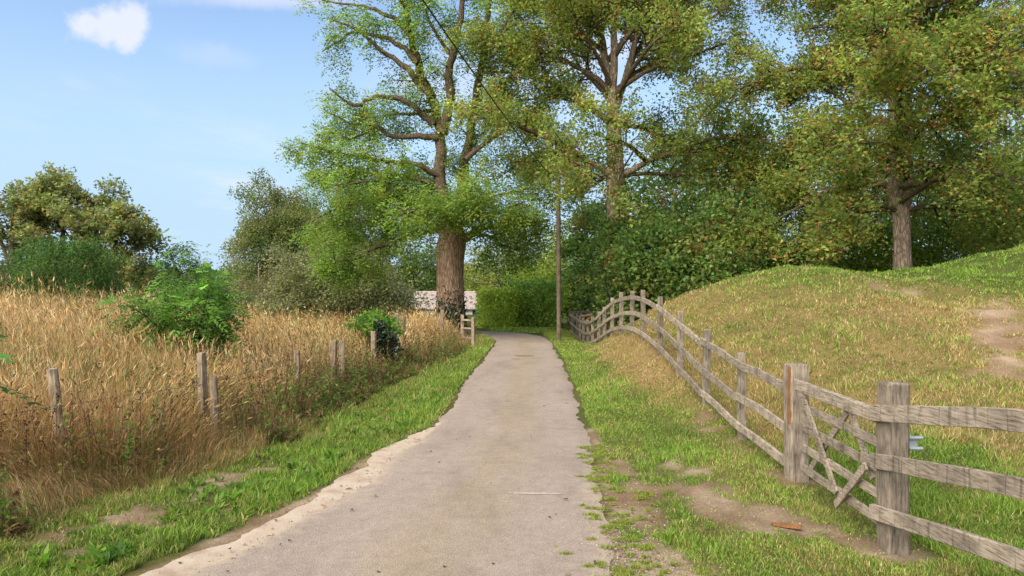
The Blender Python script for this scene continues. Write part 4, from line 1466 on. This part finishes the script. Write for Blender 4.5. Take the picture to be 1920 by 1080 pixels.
# group of brownish trees on the far left
for i, (px, ptop, Y, rad_, lab) in enumerate([
        (20, 335, 60, 3.5, 'brownish tree with bare limbs at the left edge of the skyline'),
        (115, 320, 62, 3.7, 'tallest brownish tree of the left skyline group'),
        (212, 378, 60, 2.7, 'brownish tree at the right end of the left skyline group')]):
    zt = HC - (ptop - 540) / F * Y
    pm = (560 + ptop) / 2
    sycamore('background_tree', lab, 620 + i, [(px, 575), (px + 2, 545), (px - 1, 510), (px + 3, pm)], Y, [.34, .3, .26, .2],
             [([(px + 3, pm), (px + 10, pm - 40), (px + 14, ptop + 30)], 0.5, .18, .05), ([(px, 505), (px - 30, pm - 20), (px - 45, ptop + 50)], -0.8, .16, .05),
              ([(px, 500), (px + 38, pm - 5), (px + 55, ptop + 60)], 0.8, .15, .05)],
             3.4, zt - 1.3, lambda f, az, q=rad_: q * (1 - 0.45 * max(0, f - 0.5) / 0.5), 17, 2, el0=15, el1=50, group='trees of the left skyline', tri=True, rdense=1.7,
             cols=[BROWNG * 1.2, G_OLIVE, G_DARK * 1.2, GREY1 * 1.15], wts=[1.4, 2.6, 2, 3], size=0.27, rust=0.08)
shrub('green_bush', 'rounded dark green bush rising over the dry meadow bank', 'shrub', (-22.4, 37, 2.2), (2.5, 2.0, 2.3), 420, 50, 0.14, [srgb(76, 106, 48, .7), srgb(98, 128, 58, .7), srgb(60, 86, 40, .66)], [3, 3, 2], 631, 0.5, clump_r=.32, zbase=.2, stems=20)
shrub('green_bush', 'low dark bush at the left edge under the brown trees', 'shrub', (-28.0, 40, 1.6), (3.0, 2.0, 1.9), 300, 24, 0.16, [srgb(70, 92, 44, .6), GREY3, srgb(54, 78, 36, .6)], [3, 3, 2], 632, 0.5, clump_r=.34, zbase=.2, stems=20)
shrub('conifer', 'small dark conifer peeking over the young ash bush', 'tree', (-22.6, 50, 2.6), (1.5, 1.4, 2.3), 200, 28, 0.16, [srgb(58, 84, 50, .6), srgb(78, 100, 56, .6)], [2, 1], 633, 0.4, clump_r=.28, zbase=-.1, trunk=.15, lump=.15)
shrub('green_bush', 'dull hedge bush between the conifer and the sallow', 'shrub', (-19.5, 47, 0.9), (3.2, 1.6, 1.5), 260, 24, 0.17, [GREY3, GREY1, srgb(70, 92, 44, .6)], [3, 2, 2], 634, 0.5, clump_r=.34, zbase=-.1)
# small white post by the sallow
V, Fl = post_mesh(at(485, 510, 47)[0], 47, 0.0, at(485, 494, 47)[2], .06, .06)
tag(solid('marker_post', V, Fl, M_POST), 'thin pale marker post rising behind the brownish sallow bush', 'post')
# distant woodland closing the horizon
r = np.random.default_rng(99)
n = 26000
wx = r.uniform(-260, 260, n); wy = r.uniform(150, 185, n)
top = 3.5 + 5.5 * fbm(wx * 0.045, wx * 0 + 2, 91)
C = np.column_stack([wx, wy, r.random(n) ** 0.7 * top])
V, Fa = leaf_mesh(C, r.normal(0, 1, (n, 3)), r.normal(0, 1, (n, 3)) + UP, r.uniform(.9, 1.9, n), r.uniform(.8, 1.6, n), tri=True)
wood = mk('distant_woods', V, Fa, M_LEAF, None, np.repeat(pal([G_DARK, GREY3, G_MID], [2, 2, 1], n, r) * np.exp(r.normal(0, .2, (n, 1))), 3, 0))
tag(wood, 'far dull green woodland along the horizon', 'woods', None, 'stuff')

# --- young ash bush in the meadow
yb_ = shrub('young_ash', 'bright green young ash bush standing in the dry meadow', 'bush', (-5.75, 13.0, 1.42), (0.92, 0.8, 0.92), 200, 7, 0.1,
            [srgb(98, 138, 56, .72), srgb(128, 164, 72, .74), srgb(70, 106, 44, .68)], [3, 3, 2], 701, clump_r=.16, zbase=float(terrain(-5.75, 13.0)), mode='spray', shell=.3, lump=.34,
            stems=40, leaflets=9, L=0.24, ll=0.095, lw=0.036, droop=0.4)
# sapling whose leaves reach in at the left edge
sp = Tree('ash_sapling', (-3.3, 4.1, 0), 'blue green ash sapling leaves reaching in at the left edge', 'sapling', 702)
Q = sp.path((-3.45, 4.1, 0), (0.05, 0, 1), 2.1, 8, 0.05, 0.1)
sp.branch(Q, .02, .006, 6); sp.wood.build('stem', M_BARK_LIMB, sp.root)
sp.anch = [np.array([(-2.92, 4.05, 1.66), (-2.94, 4.0, 1.50), (-2.93, 4.1, 1.80), (-2.98, 4.15, 1.72), (-2.95, 4.0, 1.58), (-3.3, 4.2, 1.9), (-3.3, 3.95, 1.7)])]
sp.adir = [np.array([(1, 0, -.1), (1, -.1, -.25), (.9, .1, .0), (.6, .3, .2), (.8, -.4, -.3), (0, .8, .3), (-.4, -.6, 0)])]
sp.aid = [np.arange(7)]; sp.twig = 7
sp.crown(1, 0.02, 0.1, 1, [srgb(70, 112, 62, .6), srgb(96, 140, 76, .6)], [1, 1], mode='spray', leaflets=13, L=0.34, ll=0.105, lw=0.036, droop=0.25)

# ivy mound over a stake, with bright bramble on top
iv = shrub('ivy_clump', 'dark ivy heaped over a stake in the old fence', 'ivy', (-3.05, 17.6, 0.62), (0.30, 0.25, 0.52), 120, 18, 0.075, [srgb(48, 70, 38, .6), srgb(80, 100, 60, .6), srgb(36, 52, 28, .6)], [3, 1, 2], 703, 0.9, M_GLOSSY_LEAF, .09, zbase=float(terrain(-3.05, 17.6)), stems=12)
br = shrub('bramble_bush', 'bright green bramble spilling over the ivy clump', 'bush', (-3.45, 18.4, 1.05), (0.62, 0.4, 0.32), 90, 12, 0.10, [srgb(112, 158, 50, .62), srgb(140, 176, 70, .62), srgb(80, 120, 44, .6)], [3, 2, 2], 704, 0.75, M_LEAF, .11, zbase=float(terrain(-3.45, 18.4)), stems=14)


# ------------------------------------------------------------------ grasses
def blades(P, h, w, lean, col, r, segs=2, curve=0.5, tipcol=None):
    """grass blades; segs=1: one triangle, 2: quad + triangle (as triangles), 3: two quads + tip"""
    n = len(P)
    az = r.uniform(0, 2 * np.pi, n)
    ld = np.column_stack([np.cos(az), np.sin(az), np.zeros(n)])
    if lean.ndim == 2:
        L = lean
    else:
        L = ld * lean[:, None]
    sa = r.uniform(0, 2 * np.pi, n)
    S = np.column_stack([np.cos(sa), np.sin(sa), np.zeros(n)]) * (w * 0.5)[:, None]
    up = np.column_stack([np.zeros(n), np.zeros(n), h])
    tip = P + up + L * h[:, None]
    if segs == 1:
        V = np.stack([P - S, P + S, tip], 1).reshape(-1, 3)
        Fa = np.arange(3 * n).reshape(-1, 3)
        return V, Fa, np.repeat(col, 3, 0)
    lv = [(0.0, 1.0)] + [(j / segs, 1.0 - 0.25 * j / segs) for j in range(1, segs)]
    cols_ = []
    for tz, ww in lv:
        c_ = P + up * tz + L * h[:, None] * tz ** 1.8
        cols_ += [c_ - S * ww, c_ + S * ww]
    cols_.append(tip - UP * (np.abs(np.linalg.norm(L, axis=1)) * h * 0.25)[:, None])
    k = len(cols_)
    V = np.stack(cols_, 1).reshape(-1, 3)
    i = np.arange(n)[:, None] * k
    T = []
    for j in range(segs - 1):
        a = 2 * j
        T += [(a, a + 1, a + 3), (a, a + 3, a + 2)]
    a = 2 * (segs - 1)
    T.append((a, a + 1, a + 2))
    Fa = np.concatenate([i + np.array(t_) for t_ in T], 1).reshape(-1, 3)
    vc = np.repeat(col, k, 0)
    return V, Fa, vc


GR1 = srgb(120, 150, 54, .78); GR2 = srgb(146, 170, 68, .78); GR3 = srgb(96, 126, 46, .74); GR4 = srgb(172, 176, 96, .72)
DR1 = srgb(188, 164, 108, .76); DR2 = srgb(166, 134, 86, .72); DR3 = srgb(204, 180, 130, .76); DR4 = srgb(150, 146, 74, .74)


def scatter(r, n, x0, x1, y0, y1, power=1.6):
    """points with density ~ y^-power, uniform in x between functions of y"""
    q = r.random(n)
    a = 1 - power
    y = (y0 ** a + q * (y1 ** a - y0 ** a)) ** (1 / a)
    xa = x0(y) if callable(x0) else x0
    xb = x1(y) if callable(x1) else x1
    return xa + r.random(n) * (xb - xa), y


def short_grass(name, label, n, x0, x1, y0, y1, hmin, hmax, seed, power=1.3, wpx=1.1, clumpy=0.5):
    r = np.random.default_rng(seed)
    x, y = scatter(r, n, x0, x1, y0, y1, power)
    # pull some blades into tufts
    tx, ty = np.round(x / 0.17) * 0.17, np.round(y / 0.17) * 0.17
    jx = vnoise(tx * 31.7, ty * 17.3, 5) - 0.5; jy = vnoise(tx * 13.1, ty * 29.9, 6) - 0.5
    pull = (r.random(n) < clumpy) * r.uniform(0.2, 0.75, n)
    x = x + (tx + jx * 0.2 - x) * pull; y = y + (ty + jy * 0.2 - y) * pull
    dry, bare, sd, side = turf(x, y)
    big = fbm(x * 1.8, y * 1.8, 91)
    k = (r.random(n) > bare * 0.9) & (sd > 0.02 + 0.10 * vnoise(x * 6, y * 6, 3))
    # the chalk strip stays clear
    cwid = np.interp(y, [0.5, 5.14, 6.3, 7.1, 8.67, 10.1, 11.2, 11.6], [.60, .44, .36, .29, .2, .18, .05, 0.0])
    k &= ~((side < 0) & (x < 0) & (sd < cwid + (vnoise(x * 5, y * 5, 12) - 0.5) * 0.2) & (y < 11.6))
    x, y, dry, bare, big = x[k], y[k], dry[k], bare[k], big[k]
    n = len(x)
    z = terrain(x, y) - 0.005
    isdry = r.random(n) < dry * 0.9
    g = pal([GR1, GR2, GR3, GR4], [4, 3, 2.5, .8], n, r)
    d = pal([DR1, DR2, DR3, DR4], [3, 3, 2, 2.5], n, r)
    col = np.where(isdry[:, None], d, g) * np.exp(r.normal(0, .16, (n, 1))) * (0.68 + 0.64 * big[:, None])
    tus = sstep(.66, .8, fbm(x * 2.6 + 11, y * 2.6, 93))
    h = (hmin + (hmax - hmin) * r.random(n) ** 1.6) * (0.4 + 1.1 * big) * (1 + 1.1 * tus) * (1 - 0.55 * bare)
    w = np.clip(wpx * y / 740.0, 0.0035, 0.05) * r.uniform(.7, 1.5, n)
    lean = np.abs(r.normal(0, .55, n)) + 0.1
    P = np.column_stack([x, y, z])
    nearm = y < 6.6
    Vs, Fs, Cs, k0 = [], [], [], 0
    for msk, sg in ((nearm, 2), (~nearm, 1)):
        if msk.sum() == 0:
            continue
        V, Fa, vc = blades(P[msk], h[msk], w[msk], lean[msk], col[msk], r, sg)
        Vs.append(V); Fs.append(Fa + k0); Cs.append(vc); k0 += len(V)
    o = mk(name, np.concatenate(Vs), np.concatenate(Fs), M_GRASS, None, np.concatenate(Cs))
    return tag(o, label, 'grass', None, 'stuff')


short_grass('verge_grass', 'short green grass on the verge between lane and rail fence', 215000, lambda y: np.interp(y, LY, LR), lambda y: np.full_like(y, FX + 0.4), 4.4, 39, .015, .06, 801, 1.5, .8)
short_grass('verge_grass', 'bright green grass on the verge between lane and old stake fence', 175000, lambda y: np.maximum(xfence(y) - 0.3, -0.75 * y - 1.0), lambda y: np.interp(y, LY, LL), 4.4, 33, .025, .10, 802, 1.45, .9)
short_grass('mound_grass', 'patchy dry and green grass on the mound behind the rail fence', 225000, lambda y: np.full_like(y, FX + 0.3), lambda y: np.minimum(0.73 * y + 1.2, 18), 4.4, 23, .025, .09, 803, 1.05, 1.0, .35)
short_grass('lawn_grass', 'mown grass beyond the bend and around the pole', 22000, lambda y: np.full_like(y, -1.0), lambda y: np.full_like(y, 9.0), 33, 42, .03, .08, 804, 1.2)

# tall dry meadow
r = np.random.default_rng(810)
STR = [srgb(224, 188, 132, .80), srgb(212, 168, 110, .78), srgb(196, 148, 96, .74), srgb(230, 206, 158, .82), srgb(150, 130, 70, .6), srgb(132, 104, 66, .6)]
Vs, Fs, Cs, k0 = [], [], [], 0
for (n, band) in ((66000, 0), (66000, 1)):
    if band == 0:
        y = 5.0 * (29.0 / 5.0) ** r.random(n)
        x = xedge(y) + 0.12 - np.abs(r.normal(0, 1.1, n)) + (fbm(y * 0.9, y * 0, 66) - 0.5) * 0.5
    else:
        x, y = scatter(r, n, lambda y: -0.74 * y - 1.0, lambda y: xedge(np.minimum(y, 30)) - 0.8, 5.5, 40, 1.15)
    sd, side = lane_sd(x, y)
    cl_ = fbm(x * 0.8, y * 0.8, 61)
    k = (sd > 0.75) & (r.random(n) < 0.45 + 0.9 * cl_)
    x, y, cl_ = x[k], y[k], cl_[k]
    n = len(x)
    z = terrain(x, y) - 0.02
    h = (0.55 + 0.55 * r.random(n)) * (0.65 + 0.6 * cl_)
    edge = sstep(-0.25, 1.35, xedge(y) - x)
    h = h * (0.2 + 0.8 * edge)
    w = np.clip(0.36 * y / 740, 0.0028, 0.017) * r.uniform(.6, 1.4, n)
    wind = np.column_stack([np.full(n, -0.12), np.full(n, 0.05), np.zeros(n)])
    a = r.uniform(0, 2 * np.pi, n); m_ = np.abs(r.normal(0.25, .42, n))
    sw = fbm(x * 0.45, y * 0.45, 68) * 9.0
    sm_ = 0.75 * sstep(.42, .75, fbm(x * 0.6 + 5, y * 0.6, 69))
    lean = wind + np.column_stack([np.cos(a) * m_ + np.cos(sw) * sm_, np.sin(a) * m_ + np.sin(sw) * sm_, np.zeros(n)])
    h = h * (1 - 0.35 * sm_)
    zone = fbm(x * 0.5, y * 0.5, 64)
    col = pal(STR, [4, 4, 3, 2, 1.6, 1.4], n, r) * np.exp(r.normal(0, .15, (n, 1)))
    tone = fbm(x * 0.7 + 3, y * 0.7, 70)[:, None]
    col = col * (0.72 + 0.55 * tone) * (1 + (tone - 0.5) * np.array([-0.25, 0.0, 0.25]))
    green = r.random(n) < 0.32 * sstep(.42, .66, zone) + 0.05
    col[green] = pal([GR3, GR4, srgb(120, 122, 56, .6)], [1, 1, 2], green.sum(), r)
    brown = r.random(n) < 0.55 * sstep(0.9, 0.2, edge)
    col[brown] = pal([srgb(150, 120, 82, .7), srgb(176, 144, 98, .72), srgb(124, 126, 66, .72)], [1, 1.4, 1], brown.sum(), r)
    P = np.column_stack([x, y, z])
    for msk, sg in ((y < 12, 3), (y >= 12, 2)):
        V, Fa, vc = blades(P[msk], h[msk], w[msk], lean[msk], col[msk], r, sg)
        Vs.append(V); Fs.append(Fa + k0); Cs.append(vc); k0 += len(V)
    # seed heads
    s_ = (r.random(n) < 0.32) & (edge > 0.4)
    tip = P[s_] + np.column_stack([np.zeros(s_.sum()), np.zeros(s_.sum()), h[s_]]) * 0.9 + lean[s_] * (h[s_] * 0.86)[:, None]
    V, Fa = leaf_mesh(tip, UP * 0.7 + lean[s_] * 1.2, r.normal(0, 1, (s_.sum(), 3)), h[s_] * 0.15, w[s_] * 1.9)
    Vs.append(V); Fs.append(Fa + k0); Cs.append(np.repeat(col[s_] * 1.02, 4, 0)); k0 += len(V)
o = mk('meadow_grass', np.concatenate(Vs), np.concatenate(Fs), M_STRAW, None, np.clip(np.concatenate(Cs), 0, .8))
tag(o, 'tall straw coloured dry grass filling the meadow on the left', 'grass', None, 'stuff')

# weeds and dead stalks along the foot of the meadow
r = np.random.default_rng(820)
n = 4200
y = 5.0 * (24.0 / 5.0) ** r.random(n)
x = xedge(y) + 0.4 - np.abs(r.normal(0, .55, n))
cl_ = fbm(x * 0.9, y * 0.9, 77)
k = r.random(n) < sstep(.3, .65, cl_)
x, y = x[k], y[k]; n = len(x)
z = terrain(x, y)
P = np.column_stack([x, y, z])
hh = r.uniform(.15, .8, n) * sstep(.5, -.4, x - xedge(y)) + .08
lean = np.column_stack([r.normal(0, .25, n), r.normal(0, .25, n), np.zeros(n)])
stalk = blades(P, hh, np.full(n, .007), lean, pal([srgb(96, 70, 50, .6), srgb(120, 92, 64, .6), srgb(70, 80, 40, .6)], [2, 2, 1], n, r), r, 2)
per = 14
tl = r.random((n, per))
C = (P[:, None, :] + np.stack([lean[:, None, 0] * hh[:, None] * tl ** 1.8, lean[:, None, 1] * hh[:, None] * tl ** 1.8, hh[:, None] * tl], -1)).reshape(-1, 3)
pc = pal([srgb(110, 134, 62, .85), srgb(88, 108, 50, .8), srgb(140, 112, 74, .75), srgb(112, 88, 60, .68), srgb(126, 138, 62, .6)], [3, 3, 2.5, 2.5, 1.5], n, r)
nn_ = len(C)
V, Fa = leaf_mesh(C, unit(r.normal(0, 1, (nn_, 3)) + UP * .1), UP + r.normal(0, .5, (nn_, 3)), r.uniform(.035, .085, nn_), r.uniform(.02, .04, nn_))
ns_ = 340
ys_ = 6.0 * (26 / 6.0) ** r.random(ns_); xs_ = xedge(ys_) - 0.25 - np.abs(r.normal(0, 1.0, ns_))
Pd = np.column_stack([xs_, ys_, terrain(xs_, ys_)])
hd = r.uniform(.6, 1.15, ns_); ld_ = np.column_stack([r.normal(0, .16, ns_), r.normal(0, .16, ns_), np.zeros(ns_)])
dcol = pal([srgb(92, 66, 48, .62), srgb(116, 84, 60, .62), srgb(78, 60, 44, .6)], [2, 2, 1], ns_, r)
dead = blades(Pd, hd, np.clip(.5 * ys_ / 740, .006, .014), ld_, dcol, r, 3)
td_ = r.uniform(.45, 1.0, (ns_, 16))
Cd = (Pd[:, None, :] + np.stack([ld_[:, None, 0] * hd[:, None] * td_ ** 1.8, ld_[:, None, 1] * hd[:, None] * td_ ** 1.8, hd[:, None] * td_], -1)).reshape(-1, 3)
Vd, Fd = leaf_mesh(Cd, r.normal(0, 1, (len(Cd), 3)) + UP, r.normal(0, 1, (len(Cd), 3)), r.uniform(.02, .05, len(Cd)), r.uniform(.012, .022, len(Cd)))
k1 = len(V); k2 = k1 + len(dead[0])
V = np.concatenate([V, dead[0], Vd]); Fa = np.concatenate([Fa, dead[1] + k1, Fd + k2])
dcols = np.concatenate([dead[2], np.repeat(np.repeat(dcol, 16, 0), 4, 0)])
Vall = np.concatenate([stalk[0], V]); Fall = np.concatenate([stalk[1], Fa + len(stalk[0])])
Call = np.concatenate([stalk[2], np.repeat(np.repeat(pc, per, 0) * np.exp(r.normal(0, .2, (nn_, 1))), 4, 0), dcols])
o = mk('undergrowth', Vall, Fall, M_LEAF, None, Call)
tag(o, 'brown and green weeds along the foot of the meadow fence', 'weeds', None, 'stuff')

# broad-leaved weeds on the left verge
r = np.random.default_rng(830)
n = 420
y = 5.0 * (14 / 5.0) ** r.random(n)
xl_ = np.interp(y, LY, LL)
x = xl_ - np.interp(y, [5, 7, 9, 11], [.62, .5, .42, .25]) - np.abs(r.normal(0, .55, n))
k = (x > xfence(y) + .1) & (fbm(x * 1.5, y * 1.5, 12) > .42)
x, y = x[k], y[k]; n = len(x)
z = terrain(x, y)
per = 11
az = r.uniform(0, 2 * np.pi, (n, per))
el = r.uniform(.25, 1.1, (n, per))
sz = r.uniform(.05, .13, n)[:, None] * r.uniform(.6, 1.2, (n, per))
D = np.stack([np.cos(az) * np.cos(el), np.sin(az) * np.cos(el), np.sin(el)], -1).reshape(-1, 3)
C = np.repeat(np.column_stack([x, y, z]), per, 0) + r.normal(0, .015, (n * per, 3)) * np.array([1, 1, .3])
V, Fa = leaf_mesh(C, D, UP + r.normal(0, .25, (n * per, 3)), sz.ravel(), sz.ravel() * .34, .2)
pc = pal([srgb(112, 150, 48, .62), srgb(134, 170, 66, .62), srgb(88, 124, 44, .6), srgb(150, 160, 64, .6)], [3, 2, 2, .7], n, r)
o = mk('verge_weeds', V, Fa, M_LEAF, None, np.repeat(np.repeat(pc, per, 0) * np.exp(r.normal(0, .15, (n * per, 1))), 4, 0))
tag(o, 'bright broad leaved weeds along the left lane edge', 'weeds', None, 'stuff')

# moss and grass tufts creeping onto the broken right edge of the lane
r = np.random.default_rng(840)
tufts = []
for i in range(150):
    y = 4.6 * (9.3 / 4.6) ** r.random()
    x = np.interp(y, LY, LR) + (r.normal(0.12, 0.2) if y < 7.5 else r.normal(0.05, 0.1))
    tufts.append((x, y, r.uniform(.012, .06)))
Ps, hs = [], []
for x, y, s_ in tufts:
    q = r.normal(0, 1, (int(60 + 1500 * s_), 2)) * np.array([s_ * 1.5, s_ * .55]) * .5
    Ps.append(np.column_stack([x + q[:, 0], y + q[:, 1], np.full(len(q), 0.012)]))
P = np.concatenate(Ps)
n = len(P)
col = pal([srgb(156, 164, 66, .8), srgb(132, 150, 56, .8), srgb(110, 126, 52, .74)], [3, 3, 1], n, r) * np.exp(r.normal(0, .15, (n, 1)))
V, Fa, vc = blades(P, r.uniform(.008, .03, n), r.uniform(.004, .009, n), np.abs(r.normal(0, .6, n)), col, r, 1)
o = mk('edge_moss', V, Fa, M_GRASS, None, vc)
tag(o, 'small mossy tufts creeping over the broken right lane edge', 'moss', None, 'stuff')

# loose stones
m, nt, b = material('pale_stones')
t = NT(nt)
t.l(t.attr(), b.inputs['Base Color']); b.inputs['Roughness'].default_value = .9
M_STONE = m
r = np.random.default_rng(850)
n1, n2, n3 = 2600, 900, 260
y1 = r.uniform(3.6, 6.3, n1); x1 = np.interp(y1, LY, LR) + .12 + r.normal(0, .16, n1) * (1.1 - .12 * (y1 - 3.6))
y2 = r.uniform(4.6, 10, n2); x2 = np.where(np.arange(n2) % 2 == 0, np.interp(y2, LY, LR) + r.normal(.12, .2, n2), np.interp(y2, LY, LL) - r.normal(.05, .16, n2))
y3 = r.uniform(5.5, 7.2, n3); x3 = r.normal(2.4, .5, n3)
x = np.concatenate([x1, x2, x3]); y = np.concatenate([y1, y2, y3]); n = len(x)
sd, side = lane_sd(x, y)
z = np.where(sd < 0.05, .006, terrain(x, y))
s_ = np.abs(r.normal(.004, .003, n)) + .002
oct_ = np.array([(1, 0, 0), (0, 1, 0), (-1, 0, 0), (0, -1, 0), (0, 0, .7), (0, 0, -.6)], float)
V = oct_[None] * s_[:, None, None] * r.uniform(.6, 1.3, (n, 6, 1))
a = r.uniform(0, 6.3, n)
ca, sa = np.cos(a)[:, None], np.sin(a)[:, None]
V = np.stack([V[:, :, 0] * ca - V[:, :, 1] * sa, V[:, :, 0] * sa + V[:, :, 1] * ca, V[:, :, 2]], -1) + np.column_stack([x, y, z + s_ * .3])[:, None]
f8 = np.array([(0, 1, 4), (1, 2, 4), (2, 3, 4), (3, 0, 4), (1, 0, 5), (2, 1, 5), (3, 2, 5), (0, 3, 5)])
Fa = (np.arange(n)[:, None, None] * 6 + f8).reshape(-1, 3)
pc = pal([srgb(196, 176, 158, .52), srgb(172, 150, 132, .5), srgb(214, 200, 184, .54), srgb(150, 130, 112, .5)], [3, 3, 1.5, 1.5], n, r)
o = mk('gravel', V.reshape(-1, 3), Fa, M_STONE, None, np.repeat(pc, 6, 0))
tag(o, 'loose pale gravel at the right edge of the lane', 'gravel', None, 'stuff')

# fallen leaves and small flowers
r = np.random.default_rng(860)
n = 260
y = 4.6 * (24 / 4.6) ** r.random(n)
sidep = r.random(n) < .5
xl_, xr2 = np.interp(y, LY, LL), np.interp(y, LY, LR)
x = np.where(sidep, xl_ - .15 - r.normal(0, .3, n), xr2 + .2 + r.normal(0, .35, n))
x = np.where(r.random(n) < .06, xl_ + (xr2 - xl_) * r.random(n), x)
sd, side = lane_sd(x, y)
z = np.where(sd < 0.02, 0.026, terrain(x, y) + .012)
D = np.column_stack([r.normal(0, 1, n), r.normal(0, 1, n), r.normal(0, .12, n)])
V, Fa = leaf_mesh(np.column_stack([x, y, z]), D, UP + r.normal(0, .2, (n, 3)), r.uniform(.025, .06, n), r.uniform(.015, .035, n), .25)
o = mk('leaf_litter', V, Fa, M_STRAW, None, np.repeat(pal([srgb(150, 108, 66, .6), srgb(116, 84, 54, .6), srgb(186, 150, 96, .6), srgb(96, 76, 52, .55)], [3, 2, 2, 2], n, r), 4, 0))
tag(o, 'small fallen brown leaves scattered along the lane edges', 'leaf litter', None, 'stuff')
n = 150
y = 5 * (26 / 5) ** r.random(n)
x = np.where(r.random(n) < .6, np.interp(y, LY, LR) + .15 + np.abs(r.normal(0, .6, n)), np.interp(y, LY, LL) - .5 - np.abs(r.normal(0, .5, n)))
fy = r.random(n) < .4
x[fy] = np.interp(y[fy], LY, LR) + .2 + np.abs(r.normal(0, .25, fy.sum()))
P = np.column_stack([x, y, terrain(x, y) + r.uniform(.04, .08, n)])
sz = np.clip(.9 * y / 740, .008, .03)
per = 5
az = np.arange(per)[None, :] * 2 * np.pi / per + r.uniform(0, 6, (n, 1))
D = np.stack([np.cos(az), np.sin(az), np.full((n, per), .35)], -1).reshape(-1, 3)
V, Fa = leaf_mesh(np.repeat(P, per, 0), D, np.tile(UP, (n * per, 1)), np.repeat(sz, per), np.repeat(sz * .7, per))
o = mk('wild_flowers', V, Fa, M_LEAF, None, np.repeat(np.where(np.repeat(fy, per)[:, None], np.array([[.75, .55, .04]]), np.array([[.7, .7, .66]])), 4, 0))
tag(o, 'tiny white and yellow wild flowers dotted in the verges', 'flowers', None, 'stuff')
